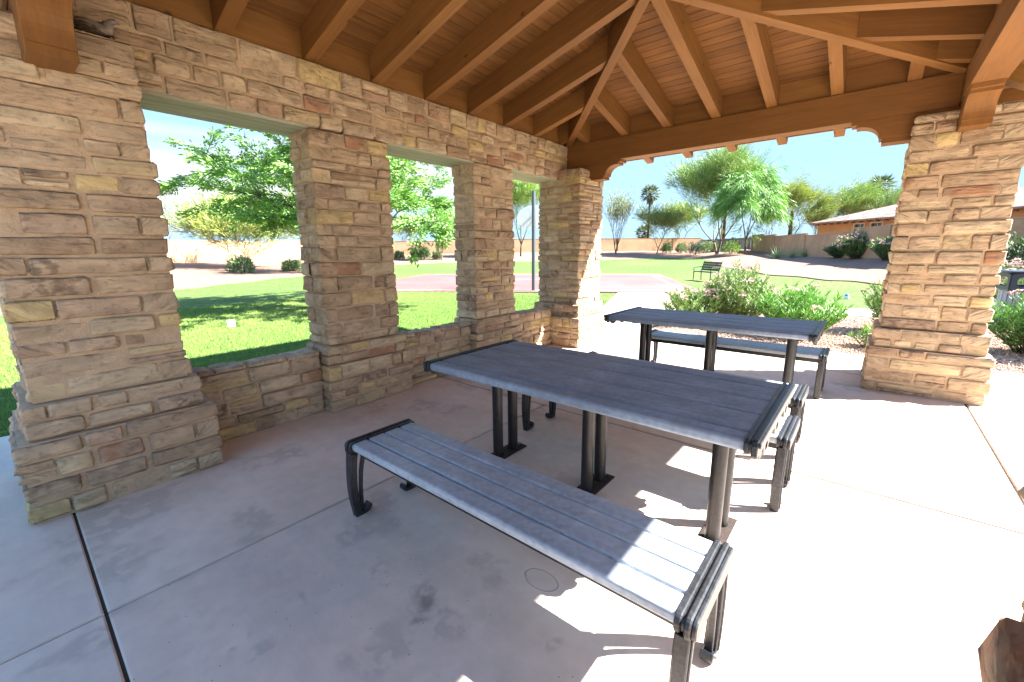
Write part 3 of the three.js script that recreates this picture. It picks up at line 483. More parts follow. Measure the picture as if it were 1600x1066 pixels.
// ---------------------------------------------------------------- dove on its nest, on the ledge of the near pillar
{
  const rnd = RNG(5), N = thing('bird_nest', 'ragged twig nest on the ledge between bracket and stone wall', 'nest', [-3.68, 2.735, -0.565]);
  const tw = []; for (let i = 0; i < 150; i++) { const a = rnd() * 6.28, r = 0.045 + rnd() * 0.05, y = 0.004 + rnd() * 0.055, l = 0.05 + rnd() * 0.07, b = a + 1.57 + (rnd() - 0.5) * 1.2; tw.push(tube([[Math.cos(a) * r - Math.cos(b) * l / 2, y, Math.sin(a) * r * 1.2 - Math.sin(b) * l / 2, 0.0022], [Math.cos(a) * r, y + 0.004, Math.sin(a) * r * 1.2, 0.0026], [Math.cos(a) * r + Math.cos(b) * l / 2, y + (rnd() - 0.5) * 0.03, Math.sin(a) * r * 1.2 + Math.sin(b) * l / 2, 0.0016]], 4, false)); }
  const m = part(N, 'twigs', mergeGeometries(tw), std({ color: '#5b4a38', roughness: 1 })); m.userData.kind = 'stuff';
  for (let i = 0; i < 5; i++) { const z = 0.06 + rnd() * 0.05; part(N, 'straw', tube([[0.02 * rnd(), 0.03 + 0.02 * rnd(), z, 0.003], [0.03, 0.07 + rnd() * 0.03, z + 0.03, 0.003], [0.02 * rnd(), 0.10 + rnd() * 0.05, z + 0.055, 0.002]], 4), std({ color: '#3f352b', roughness: 1 })); }
  // bird: one loft from tail to bill base, facing -z
  const B = thing('dove', 'grey brown dove sitting on the nest, facing the window opening', 'bird', [-3.64, 2.765, -0.61], 0);
  const st = [[0.135, 0.052, 0.004, 0.012], [0.11, 0.048, 0.007, 0.020], [0.07, 0.042, 0.018, 0.028], [0.035, 0.040, 0.034, 0.040], [0.0, 0.040, 0.045, 0.050], [-0.035, 0.046, 0.047, 0.050], [-0.062, 0.062, 0.040, 0.042], [-0.078, 0.085, 0.027, 0.029], [-0.086, 0.104, 0.022, 0.023], [-0.096, 0.116, 0.0225, 0.024], [-0.110, 0.120, 0.019, 0.021], [-0.121, 0.118, 0.010, 0.011]];
  const pos = [], col = [], idx = [], SG = 14, R2 = RNG(8);
  st.forEach(([z, y, ry, rx], i) => { const tl = i >= 6 && i <= 8 ? 0.7 : 0; for (let k = 0; k < SG; k++) { const a = k / SG * 6.2832, c = Math.cos(a), s = Math.sin(a); pos.push(rx * c, y + ry * s, z + ry * s * tl); const wing = s > -0.1 && i < 6, t = 0.9 + 0.2 * R2(); const cc = i < 2 ? [0.10, 0.085, 0.075] : wing ? [0.12, 0.10, 0.085] : i > 7 ? [0.22, 0.19, 0.17] : [0.26, 0.20, 0.165]; col.push(cc[0] * t, cc[1] * t, cc[2] * t); } });
  for (let i = 0; i < st.length - 1; i++) for (let k = 0; k < SG; k++) { const a = i * SG + k, b = i * SG + (k + 1) % SG; idx.push(a, a + SG, b, b, a + SG, b + SG); }
  for (const e of [0, st.length - 1]) { const c = pos.length / 3; pos.push(0, st[e][1], st[e][0] + (e ? -0.004 : 0.004)); col.push(0.12, 0.1, 0.09); for (let k = 0; k < SG; k++) { const a = e * SG + k, b = e * SG + (k + 1) % SG; e ? idx.push(a, c, b) : idx.push(a, b, c); } }
  const g = new THREE.BufferGeometry(); g.setAttribute('position', new THREE.Float32BufferAttribute(pos, 3)); g.setAttribute('color', new THREE.Float32BufferAttribute(col, 3)); g.setIndex(idx); g.computeVertexNormals();
  const body = part(B, 'body', g, std({ vertexColors: true, roughness: 0.95 }));
  part(B, 'beak', tube([[0, 0.116, -0.118, 0.005], [0, 0.113, -0.131, 0.0032], [0, 0.109, -0.141, 0.0008]], 6), std({ color: '#2a2522', roughness: 0.5 }));
  for (const s of [-1, 1]) { const e = new THREE.SphereGeometry(0.0038, 8, 6); e.translate(s * 0.0205, 0.121, -0.104); part(B, 'eye', e, std({ color: '#0d0b0a', roughness: 0.15 })); }
  for (const s of [-1, 1]) { const w = []; for (let i = 0; i <= 10; i++) { const a = i / 10; w.push([mix(-0.045, 0.10, a), 0.044 + 0.026 * Math.sin(a * 3.14) + 0.004 * a]); } for (let i = 10; i >= 0; i--) { const a = i / 10; w.push([mix(-0.045, 0.10, a), 0.044 - 0.024 * Math.sin(a * 3.14) + 0.004 * a]); } const wg = extrude(w, 0.008, 0.003); wg.rotateY(-Math.PI / 2); wg.translate(s * 0.047, 0, 0); part(B, 'wing', wg, std({ color: '#6f655b', roughness: 0.95 })); }
  B.scale.setScalar(0.78);
}

// ---------------------------------------------------------------- basketball goal, far bench, receptacle, small markers
{
  const [bx, bz] = [-10.1, -13.45], yaw = Math.atan2(0.60, 0.80);   // arm points away from the pavilion, over the court
  const T = thing('basketball_goal', 'grey steel basketball goal with white fan board at the court edge', 'goal', [bx, -0.03, bz], yaw);
  const steel = std({ color: '#5d656b', roughness: 0.45, metalness: 0.5 }), white = std({ color: '#d9dcdc', roughness: 0.5 });
  part(T, 'pole', tube([[0, 0, 0, 0.075], [0, 3.75, 0, 0.072]], 16), steel);
  part(T, 'base_plate', box(0.42, 0.02, 0.42, 0, 0.012, 0), steel);
  part(T, 'arm', tube([[0, 2.9, 0, 0.05], [0, 2.98, -1.05, 0.045]], 10), steel);
  part(T, 'arm', tube([[0, 2.45, 0, 0.03], [0, 2.75, -1.05, 0.028]], 8), steel);
  const p = [[-0.45, 2.46], [0.45, 2.46], [0.66, 2.62], [0.685, 2.82]]; for (let i = 0; i <= 14; i++) { const a = i / 14 * Math.PI; p.push([0.685 * Math.cos(a), 2.86 + 0.47 * Math.sin(a)]); } p.push([-0.685, 2.82], [-0.66, 2.62]);
  const b = extrude(p, 0.03, 0.006); b.translate(0, 0, -1.06); part(T, 'backboard', b, white);
  const ring = new THREE.TorusGeometry(0.225, 0.011, 8, 24); ring.rotateX(Math.PI / 2); ring.translate(0, 2.6, -1.42); part(T, 'rim', ring, std({ color: '#b4451f', roughness: 0.5 }));
  part(T, 'rim_bracket', box(0.12, 0.1, 0.14, 0, 2.58, -1.13), std({ color: '#b4451f', roughness: 0.5 }));
}
{
  const T = thing('park_bench', 'small dark slatted park bench with back and arms beside the court', 'bench', [-6.35, groundY(-6.35, -22.9) + 0.0, -22.9], -0.72), m = std({ color: '#1d2228', roughness: 0.5, metalness: 0.2 }), sl = std({ color: '#272d37', roughness: 0.6 });
  for (let i = 0; i < 4; i++) part(T, 'seat_slat', box(1.46, 0.03, 0.1, 0, 0.44, 0.17 - i * 0.113, 0.006), sl);
  for (let i = 0; i < 4; i++) { const g = box(1.46, 0.1, 0.028, 0, 0.55 + i * 0.112, -0.235 - i * 0.032, 0.006); part(T, 'back_slat', g, sl); }
  for (const s of [-0.72, 0.72]) {
    for (const z of [0.2, -0.22]) part(T, 'leg', tube([[s, 0, z * 1.08, 0.024], [s, 0.2, z, 0.022], [s, 0.44, z, 0.024]], 8), m);
    part(T, 'back_post', tube([[s, 0.42, -0.2, 0.022], [s, 0.7, -0.28, 0.02], [s, 0.95, -0.37, 0.02], [s, 0.97, -0.41, 0.018]], 8), m);
    part(T, 'arm', tube([[s, 0.44, 0.2, 0.018], [s, 0.62, 0.21, 0.018], [s, 0.66, 0.17, 0.02], [s, 0.67, -0.26, 0.02]], 8), m);
    part(T, 'seat_bar', tube([[s, 0.42, 0.22, 0.018], [s, 0.42, -0.24, 0.018]], 8), m);
  }
}
{
  const T = thing('litter_bin', 'slatted litter bin with dark navy hood behind the right pillar', 'litter bin', [2.36, -0.02, -12.75], 0.18), navy = std({ color: '#2b3344', roughness: 0.4, metalness: 0.1 }), sl = std({ color: '#8795a0', roughness: 0.6 });
  for (let i = 0; i < 22; i++) { const a = i / 22 * 6.2832, g = box(0.078, 0.66, 0.022, 0, 0.39, 0.31, 0.005); g.rotateY(a); part(T, 'slat', g, sl); }
  for (const y of [0.09, 0.69]) { const r = new THREE.TorusGeometry(0.325, 0.016, 6, 28); r.rotateX(Math.PI / 2); r.translate(0, y, 0); part(T, 'hoop', r, navy); }
  const li = new THREE.CylinderGeometry(0.28, 0.26, 0.66, 20, 1, false); li.translate(0, 0.38, 0); part(T, 'liner', li, navy);
  const hood = [], w = 0.34; hood.push([-w, 0], [w, 0], [w, 0.27]); for (let i = 1; i < 6; i++) { const a = i / 6 * Math.PI; hood.push([w * Math.cos(a), 0.27 + 0.05 * Math.sin(a)]); } hood.push([-w, 0.27]);
  const hole = rrect(-0.24, 0.24, 0.06, 0.23, 0.07, 4).reverse();
  for (const r of [0, Math.PI / 2]) for (const s of [-1, 1]) { const g = extrude(hood, 0.02, 0.003, [hole]); g.translate(0, 0.715, s * 0.33); g.rotateY(r); part(T, 'hood_panel', g, navy); }
  part(T, 'lid', box(0.7, 0.03, 0.7, 0, 1.05, 0, 0.012), navy); part(T, 'hood_base', box(0.69, 0.025, 0.69, 0, 0.712, 0, 0.01), navy);
}
{
  const T = thing('lawn_marker', 'small pink and white square marker plate standing in the shaded grass', 'marker', [-10.3, -0.04, -3.02], 1.2);
  part(T, 'plate', box(0.15, 0.15, 0.012, 0, 0.1, 0, 0.004), std({ color: '#e6c9c6', roughness: 0.6 })); part(T, 'panel', box(0.08, 0.07, 0.006, 0.015, 0.11, 0.009), std({ color: '#f2f0ee', roughness: 0.6 })); part(T, 'stake', box(0.02, 0.06, 0.01, 0, 0.02, 0), std({ color: '#8a6a66' }));
  const S = thing('sprinkler_cap', 'small white and blue cap in the sunlit lawn near the right pillar', 'sprinkler', [-0.44, -0.035, -16.8]); S.scale.setScalar(0.75);
  const c = new THREE.CylinderGeometry(0.085, 0.1, 0.12, 14); c.translate(0, 0.06, 0); part(S, 'housing', c, std({ color: '#dfe7ee', roughness: 0.5 })); const d = new THREE.SphereGeometry(0.085, 12, 6, 0, 6.2832, 0, 1.57); d.translate(0, 0.12, 0); part(S, 'cap', d, std({ color: '#4f86b0', roughness: 0.5 }));
}

// ---------------------------------------------------------------- boundary walls, gate, house
const stuccoBump = tex(512, 512, (u, v, c) => grey(c, 255 * fbm(u, v, 60, 60, 3, 3001)), false, 0.5, 0.5);
const stuccoMap = tex(512, 512, (u, v, c) => { const m = 0.88 + 0.2 * (fbm(u, v, 4, 4, 5, 3011) - 0.5) + 0.08 * (fbm(u, v, 60, 60, 2, 3017) - 0.5); c[0] = 255 * m; c[1] = 253 * m; c[2] = 250 * m; }, true, 0.25, 0.25);
const stucco = (c) => std({ color: c, map: stuccoMap, bumpMap: stuccoBump, bumpScale: 0.008, roughness: 0.95 });
function blockWall(label, pts, colour, hgt = 1.83, step = 4.2, tops) {
  const T = thing('boundary_wall', label, 'wall', [pts[0][0], 0, pts[0][1]], 0, 'tan boundary walls around the park'), ox = pts[0][0], oz = pts[0][1], m = stucco(colour), cap = stucco('#b79a80');
  for (let s = 0; s < pts.length - 1; s++) {
    const [ax, az] = pts[s], [bx, bz] = pts[s + 1], L = Math.hypot(bx - ax, bz - az), n = Math.max(1, Math.round(L / step)), dx = (bx - ax) / L, dz = (bz - az) / L, nx = -dz * 0.1, nz = dx * 0.1;
    for (let k = 0; k < n; k++) {
      const a = k / n * L, b = (k + 1) / n * L - 0.012, p = (t, w) => [ax + dx * t + nx * w - ox, az + dz * t + nz * w - oz];
      const ya = groundY(ax + dx * a, az + dz * a), yb = groundY(ax + dx * b, az + dz * b), y0 = Math.min(ya, yb) - 0.4, top = tops ? lerpT(tops, (a + b) / 2 / L, 1) : Math.round(((ya + yb) / 2 + hgt) / 0.2) * 0.2;
      const q = (t, w, y) => { const [x, z] = p(t, w); return [x, y, z]; };
      part(T, 'panel', hexa([q(a, -1, y0), q(a, 1, y0), q(a, 1, top), q(a, -1, top), q(b, -1, y0), q(b, 1, y0), q(b, 1, top), q(b, -1, top)]), m);
      part(T, 'cap', hexa([q(a, -1.25, top + 0.002), q(a, 1.25, top + 0.002), q(a, 1.25, top + 0.05), q(a, -1.25, top + 0.05), q(b, -1.25, top + 0.002), q(b, 1.25, top + 0.002), q(b, 1.25, top + 0.05), q(b, -1.25, top + 0.05)]), cap);
      if (k % 2 === 0) part(T, 'pilaster', hexa([q(a - 0.22, -1.7, y0), q(a - 0.22, 1.7, y0), q(a - 0.22, 1.7, top + 0.1), q(a - 0.22, -1.7, top + 0.1), q(a + 0.22, -1.7, y0), q(a + 0.22, 1.7, y0), q(a + 0.22, 1.7, top + 0.1), q(a + 0.22, -1.7, top + 0.1)]), m);
    }
  }
}
blockWall('pale boundary wall seen through the first window opening', [[-41.5, 14], [-43.2, -13.2]], '#bd9d7d');
blockWall('angled length of boundary wall behind the olive green tree', [[-43.4, -13.4], [-51.8, -32.8]], '#bd9d7d');
blockWall('long tan boundary wall behind the court and the young trees', [[-51.9, -33.2], [-20.4, -69.6]], '#bd9d7d');
blockWall('tan boundary wall stepping up in front of the house', [[-11.9, -62.6], [0.7, -34.6], [5.2, -24.6], [13, -8]], '#bd9d7d');
{
  const T = thing('yard_gate', 'dark slatted metal gate between two boundary walls behind the tree trunks', 'gate', [-20.2, groundY(-20, -69.8), -69.6], 0), m = std({ color: '#6d6671', roughness: 0.6 }), ex = 8.1, ez = 6.8, L = Math.hypot(ex, ez), n = 34;
  for (let i = 0; i <= n; i++) { const t = i / n, g = box(i % 11 ? L / n * 0.82 : 0.28, i % 11 ? 1.5 : 1.7, i % 11 ? 0.05 : 0.12, 0, i % 11 ? 0.80 : 0.85, 0); g.rotateY(-Math.atan2(ez, ex)); g.translate(ex * t, 0, ez * t); part(T, i % 11 ? 'slat' : 'post', g, m); }
  for (const y of [0.25, 1.45]) { const g = box(L, 0.09, 0.06, L / 2, y, -0.05); g.rotateY(-Math.atan2(ez, ex)); part(T, 'rail', g, m); }
}
{
  const A = [-4.75, -56.0], B = [16, -37.4], L = Math.hypot(B[0] - A[0], B[1] - A[1]), yaw = -Math.atan2(B[1] - A[1], B[0] - A[0]);
  const T = thing('house', 'tan stucco house with low tiled roof above the right-hand wall', 'house', [A[0], 0, A[1]], yaw), w = stucco('#b98b5e'), D = 11, E = 4.15;
  const win = [[4.2, 5.15], [5.85, 6.85], [11.2, 12.55], [19, 20.5]], y0 = 3.1, y1 = 3.72;
  part(T, 'wall', mergeGeometries([slab(0, L, 0.4, y0, -D, 0), slab(0, L, y1, E, -D, 0), ...[[0, win[0][0]], ...win.map((q, i) => [q[1], i < win.length - 1 ? win[i + 1][0] : L])].map(([a, b]) => slab(a, b, y0, y1, -D, 0)), slab(0, L, y0, y1, -D, -0.25)]), w);
  for (const [a, b] of win) {
    const f = part(T, 'window', mergeGeometries([slab(a - 0.1, b + 0.1, y1, y1 + 0.1, 0.004, 0.06), slab(a - 0.1, b + 0.1, y0 - 0.1, y0, 0.004, 0.06), slab(a - 0.1, a, y0, y1, 0.005, 0.055), slab(b, b + 0.1, y0, y1, 0.005, 0.055), slab((a + b) / 2 - 0.025, (a + b) / 2 + 0.025, y0, y1, -0.14, -0.08)]), stucco('#d9c3a4'));
    part(f, 'pane', slab(a, (a + b) / 2 - 0.026, y0, y1, -0.13, -0.1), std({ color: '#26343c', roughness: 0.08, metalness: 0.1 })); part(f, 'pane', slab((a + b) / 2 + 0.026, b, y0, y1, -0.15, -0.12), std({ color: '#2c3c42', roughness: 0.08, metalness: 0.1 }));
  }
  const tile = std({ color: '#8a776c', map: tex(256, 256, (u, v, c) => { const n = hash2(Math.floor(u * 16), Math.floor(v * 16), 9), m = 0.72 + 0.36 * n; c[0] = 255 * m; c[1] = 244 * m; c[2] = 240 * m; }, true, 0.2, 0.2), bumpMap: tex(256, 256, (u, v, c) => grey(c, 255 * (0.5 + 0.3 * Math.sin(u * 6.2832 * 16) + 0.2 * ((v * 10) % 1))), false, 0.2, 0.2), bumpScale: 0.05, roughness: 0.9 });
  const o = 0.6, rz = -D / 2, ry = E + (D / 2 + o) * 0.30, rx = D / 2, roofQ = (a, b, c, d) => { const dn = 0.14, lo = (p) => [p[0], p[1] - dn, p[2]]; return hexa([a, b, lo(b), lo(a), d, c, lo(c), lo(d)]); };
  const e = E - 0.02, r1 = [rx, ry, rz], r2 = [L - rx, ry, rz];
  const roof = part(T, 'roof', mergeGeometries([roofQ([-o, e, o], [L + o, e, o], r2, r1), roofQ([-o, e, -D - o], [-o, e, o], r1, [rx, ry, rz - 0.01]), roofQ([L + o, e, -D - o], [-o, e, -D - o], [rx, ry, rz - 0.01], [L - rx, ry, rz - 0.01]), roofQ([L + o, e, o], [L + o, e, -D - o], [L - rx, ry, rz - 0.01], r2)]), tile);
  part(roof, 'vent', box(0.3, 0.35, 0.3, 9, 5.35, -2.4), tile); part(roof, 'vent', box(0.2, 0.3, 0.2, 13, 5.5, -3), tile);
  for (let i = 0; i < 34; i++) part(T, 'rafter_tail', slab(0.1 + i * 0.8, 0.2 + i * 0.8, E - 0.30, E - 0.17, 0.01, 0.5), std({ color: '#8a6a4e' }));
}

// ---------------------------------------------------------------- plants
function leafCloud(list, colours, seed, curl = 0.25) {      // list of [x,y,z, dx,dy,dz, length, width]; folded blades
  const R = RNG(seed), n = list.length, pos = new Float32Array(n * 12), col = new Float32Array(n * 12), nor = new Float32Array(n * 12), idx = new Uint32Array(n * 6), d = new THREE.Vector3(), s = new THREE.Vector3(), q = new THREE.Vector3();
  list.forEach((l, i) => {
    d.set(l[3], l[4], l[5]).normalize(); q.set(R() - 0.5, R() - 0.5, R() - 0.5); s.crossVectors(d, q).normalize(); q.crossVectors(s, d).normalize();
    const L = l[6], w = l[7] / 2, c = colours[Math.floor(R() * colours.length)], t = 0.8 + 0.4 * R(), o = i * 12, f = curl * w * 2;
    const P = [[0, 0, 0], [0.45, 1, f], [1, 0, -f], [0.45, -1, f]];
    P.forEach(([a, b, e], k) => { pos[o + k * 3] = l[0] + d.x * a * L + s.x * b * w + q.x * e; pos[o + k * 3 + 1] = l[1] + d.y * a * L + s.y * b * w + q.y * e; pos[o + k * 3 + 2] = l[2] + d.z * a * L + s.z * b * w + q.z * e; for (let m = 0; m < 3; m++) col[o + k * 3 + m] = c[m] * t; nor[o + k * 3] = q.x; nor[o + k * 3 + 1] = q.y; nor[o + k * 3 + 2] = q.z; });
    const v = i * 4; idx.set([v, v + 1, v + 2, v, v + 2, v + 3], i * 6);
  });
  const g = new THREE.BufferGeometry(); g.setAttribute('position', new THREE.BufferAttribute(pos, 3)); g.setAttribute('normal', new THREE.BufferAttribute(nor, 3)); g.setAttribute('color', new THREE.BufferAttribute(col, 3)); g.setIndex(new THREE.BufferAttribute(idx, 1)); return g;
}
const leafMat = new THREE.MeshPhysicalMaterial({ vertexColors: true, roughness: 0.75, transmission: 0.35, thickness: 0, side: THREE.DoubleSide });
const barkMap = tex(256, 256, (u, v, c) => { const m = 0.7 + 0.6 * (fbm(u, v, 14, 4, 5, 3301, 0.6) - 0.5); grey(c, 255 * m); }, true, 2, 0.8);
const bark = (c) => std({ color: c, map: barkMap, bumpMap: barkMap, bumpScale: 0.02, roughness: 0.95 });
const barkDark = bark('#4f443a'), barkPale = bark('#a08d74'), barkGreen = bark('#6f7350'), barkMid = bark('#75675a');
const PAL = { green: [[0.17, 0.33, 0.055], [0.13, 0.28, 0.045], [0.23, 0.38, 0.07]], olive: [[0.30, 0.38, 0.06], [0.25, 0.33, 0.055], [0.35, 0.41, 0.08]], bright: [[0.19, 0.42, 0.055], [0.25, 0.47, 0.075], [0.15, 0.35, 0.05]], dull: [[0.24, 0.30, 0.09], [0.28, 0.33, 0.11], [0.21, 0.28, 0.08]], sage: [[0.16, 0.20, 0.13], [0.13, 0.17, 0.105], [0.19, 0.225, 0.15]], dark: [[0.045, 0.10, 0.025], [0.06, 0.125, 0.03], [0.08, 0.15, 0.035]], grass: [[0.12, 0.24, 0.025]] };
// tree from recursive limbs, scaled to height and half width
function tree(label, p, o) {
  const T = thing(o.name ?? 'desert_tree', label, 'tree', p, o.turn ?? 0, o.group), R = RNG(o.seed), limbs = [], tips = [], up = o.up ?? 0.25;
  const grow = (x, y, z, dx, dy, dz, len, rad, lev) => {
    const n = 4, pts = [[x, y, z, rad]]; const r1 = rad * (lev === 0 ? 0.72 : 0.55);
    for (let i = 1; i <= n; i++) { dx += (R() - 0.5) * 0.28; dy += (R() - 0.5) * 0.2 + up * 0.12 - (o.droop ?? 0) * lev * 0.1; dz += (R() - 0.5) * 0.28; const l = Math.hypot(dx, dy, dz); dx /= l; dy /= l; dz /= l; x += dx * len / n; y += dy * len / n; z += dz * len / n; pts.push([x, y, z, mix(rad, r1, i / n)]); if (lev >= (o.tipFrom ?? o.levels - 3)) tips.push([x, y, z, dx, dy, dz, lev]); }
    limbs.push([pts, lev]);
    if (lev >= o.levels - 1) return;
    const k = lev === 0 ? o.stems ?? 3 : 2 + (R() < (o.fork ?? 0.6) ? 1 : 0), ph = R() * 6.28;
    for (let i = 0; i < k; i++) { const a = ph + i / k * 6.2832 + (R() - 0.5), sp = (o.spread ?? 0.75) * (0.7 + 0.6 * R()), q = new THREE.Vector3(dx, dy, dz), s = new THREE.Vector3(Math.cos(a), 0.0, Math.sin(a)); q.multiplyScalar(Math.cos(sp)).addScaledVector(s, Math.sin(sp)); q.y += up * 0.5; q.normalize(); grow(x, y, z, q.x, q.y, q.z, (lev === 0 ? o.first ?? 0.8 : len * (o.ratio ?? 0.72)) * (0.8 + 0.4 * R()), r1 * (k > 2 ? 0.78 : 0.85), lev + 1); }
  };
  const base = o.bases ?? 1;
  for (let b = 0; b < base; b++) { const a = b / base * 6.28 + R(), tl = base > 1 ? 0.35 : 0.0; grow((R() - 0.5) * 0.08 * (base - 1), 0, (R() - 0.5) * 0.08 * (base - 1), (o.lean ?? 0) + tl * Math.cos(a), 1, tl * Math.sin(a) + (o.leanZ ?? 0), o.trunk ?? 1, (o.rad ?? 0.07) * (base > 1 ? 0.7 : 1), 0); }
  let my = 0, mx = 0; for (const t of tips) { my = Math.max(my, t[1]); mx = Math.max(mx, Math.hypot(t[0], t[2])); }
  const sy = o.h * 0.94 / my, sx = o.half * 0.92 / mx, sr = (sx + sy) / 2, tr = [], br = [];
  for (const [pts, lev] of limbs) { const g = tube(pts.map(q => [q[0] * sx, q[1] * sy, q[2] * sx, Math.max(q[3] * sr, o.minR ?? 0.008)]), lev === 0 ? 9 : lev < 3 ? 6 : 4, lev === 0); (lev === 0 ? tr : br).push(g); }
  part(T, 'trunk', mergeGeometries(tr), o.bark ?? barkDark); if (br.length) part(T, 'branches', mergeGeometries(br), o.bark ?? barkDark);
  const list = [], per = Math.max(1, Math.round(o.leaves / tips.length)), fl = o.fluff ?? 0.5;
  for (const t of tips) { const skip = R() < (o.gaps ?? 0.12); if (skip) continue; const cl = [t[0] * sx, t[1] * sy, t[2] * sx], sd = new THREE.Vector3(t[3] + (R() - 0.5) * 0.9, t[4] + (R() - 0.5) * 0.6 + (o.lift ?? 0) - (o.hang ?? 0) * 1.2, t[5] + (R() - 0.5) * 0.9).normalize(), sl = (o.strand ?? 0) * (0.3 + R() * R() * 1.6); for (let i = 0; i < per; i++) { const a = R() * 6.2832, e = Math.acos(2 * R() - 1), u = R() * sl, rr = fl * Math.pow(R(), 0.6) * (sl ? 0.55 * (1 - 0.5 * u / sl) : 1); const dx = Math.sin(e) * Math.cos(a), dy = Math.cos(e), dz = Math.sin(e) * Math.sin(a); list.push([cl[0] + dx * rr + sd.x * u, cl[1] + dy * rr * (o.flat ?? 0.7) + sd.y * u, cl[2] + dz * rr + sd.z * u, sd.x * 1.1 + dx * 0.6 + (o.sweep ?? 0), sd.y * 0.7 + dy * 0.5 - (o.hang ?? 0) * 0.6, sd.z * 1.1 + dz * 0.6, o.leafL * (0.6 + 0.8 * R()), o.leafW * (0.7 + 0.6 * R())]); } }
  const m = part(T, 'crown', leafCloud(list, o.pal, o.seed + 1), leafMat); m.userData.kind = 'stuff'; return T;
}
const gy = (az, r) => at(az, r, terY(az, r) - 0.06);
// the mesquite just outside, its trunk behind the second pillar
tree('leafy mesquite tree close outside the window wall, shading the lawn', [-11.0, -0.06, -6.3], { seed: 901, h: 6.9, half: 5.2, levels: 6, stems: 5, fork: 0.85, trunk: 0.62, ratio: 0.8, spread: 0.85, up: 0.12, tipFrom: 3, droop: 0.15, rad: 0.09, strand: 0.35, leaves: 90000, leafL: 0.105, leafW: 0.034, fluff: 0.40, flat: 0.5, gaps: 0.12, pal: PAL.green.concat(PAL.bright), bark: barkDark, name: 'mesquite_tree', minR: 0.007 });
const FT = 'desert trees along the boundary wall';
const far = { strand: 1.5, levels: 6, stems: 3, fork: 0.65, trunk: 0.42, tipFrom: 1, leaves: 9000, leafL: 0.62, leafW: 0.045, fluff: 0.75, up: 0.30, spread: 0.72, lift: 0.35, group: FT, minR: 0.012, rad: 0.05, bark: barkMid };
tree('olive green spreading tree before the wall in the first window opening', gy(71.0, 38), { ...far, seed: 911, bases: 3, h: 5.0, half: 4.2, tipFrom: 1, trunk: 0.3, rad: 0.03, pal: PAL.olive, bark: barkPale, leaves: 18000, leafL: 0.45, gaps: 0.03, fluff: 0.8 });
tree('bushy tree hidden mostly behind the second pillar', gy(62.3, 31), { ...far, seed: 977, h: 6.2, half: 4.0, pal: PAL.green.concat(PAL.olive), leaves: 11000, leafL: 0.3 });
tree('sparse small tree beside the near left pillar, beyond the wall', at(78.2, 58, 0.9), { ...far, seed: 913, h: 6.6, half: 2.6, pal: PAL.dull, leaves: 2200, leafL: 0.3, gaps: 0.4 });
tree('slender upright tree with pale trunk in the middle window opening', gy(49.0, 50), { ...far, seed: 917, h: 6.0, half: 2.4, pal: PAL.bright, bark: barkPale, leaves: 7000, leafL: 0.35 });
tree('low rounded tree over the wall in the middle window opening', at(53.4, 68, 1.2), { ...far, seed: 919, h: 5.4, half: 4.4, pal: PAL.green.concat(PAL.olive), leaves: 9000, gaps: 0.03 });
tree('tall green tree behind the basketball pole in the third opening', gy(38.6, 54), { ...far, seed: 923, h: 9.6, half: 3.6, pal: PAL.bright.concat(PAL.olive), leaves: 12000, turn: 1 });
tree('thin half bare tree right of the far corner pillar', gy(26.3, 61), { ...far, seed: 929, bases: 3, h: 8.6, half: 3.2, up: 0.5, spread: 0.5, pal: PAL.dull.concat(PAL.olive), leaves: 3600, leafL: 0.34, gaps: 0.25 });
tree('dark trunked leaning tree between the palm and the big tree', gy(21.3, 62), { ...far, seed: 931, h: 6.0, half: 2.9, lean: 0.22, pal: PAL.dull.concat(PAL.olive), leaves: 6500 });
tree('small tree crown over the wall just left of the big tree', at(18.6, 73, 1.2), { ...far, seed: 933, h: 7.0, half: 4.2, pal: PAL.olive.concat(PAL.green), leaves: 11000 });
tree('largest feathery green tree in the middle of the open side', gy(14.5, 61), { ...far, seed: 937, bases: 2, h: 12.6, half: 6.4, spread: 0.7, up: 0.34, tipFrom: 1, pal: PAL.olive.concat(PAL.green, PAL.green), bark: barkPale, rad: 0.06, strand: 2.1, leaves: 30000, leafL: 0.8, leafW: 0.042, fluff: 1.2, gaps: 0.1 });
tree('bright green drooping tree with a pale bent trunk', gy(11.5, 57), { ...far, seed: 941, h: 11.2, half: 4.3, lean: -0.12, spread: 0.62, up: 0.4, tipFrom: 1, lift: 0, pal: PAL.bright, bark: barkPale, leaves: 24000, leafL: 0.75, hang: 0.9, droop: 0.4, fluff: 0.6, gaps: 0.03 });
tree('yellow green windswept tree behind the stepped wall', at(7.2, 72, 1.2), { ...far, seed: 947, h: 9.2, half: 4.0, pal: PAL.olive, leaves: 12000, sweep: 0.8, lean: 0.1 });
tree('low windswept tree behind the house corner', at(4.4, 74, 1.2), { ...far, seed: 953, h: 7.4, half: 4.2, pal: PAL.olive.concat(PAL.dull), leaves: 11000, sweep: 0.9, lean: 0.2 });
tree('broad grey green tree rising over the house roof', at(1.9, 76, 1.2), { ...far, seed: 959, h: 9.2, half: 4.6, pal: PAL.olive.concat(PAL.green), leaves: 14000, sweep: 0.7 });
tree('green tree crown over the house roof beside the right pillar', at(-0.9, 74, 1.2), { ...far, seed: 967, h: 7.4, half: 3.4, pal: PAL.green.concat(PAL.dull), leaves: 9000, sweep: 0.6 });
tree('small bare branched tree behind the drooping tree', at(9.4, 70, 1.2), { ...far, seed: 971, h: 6.6, half: 2.6, pal: PAL.dull, leaves: 4200, gaps: 0.25 });

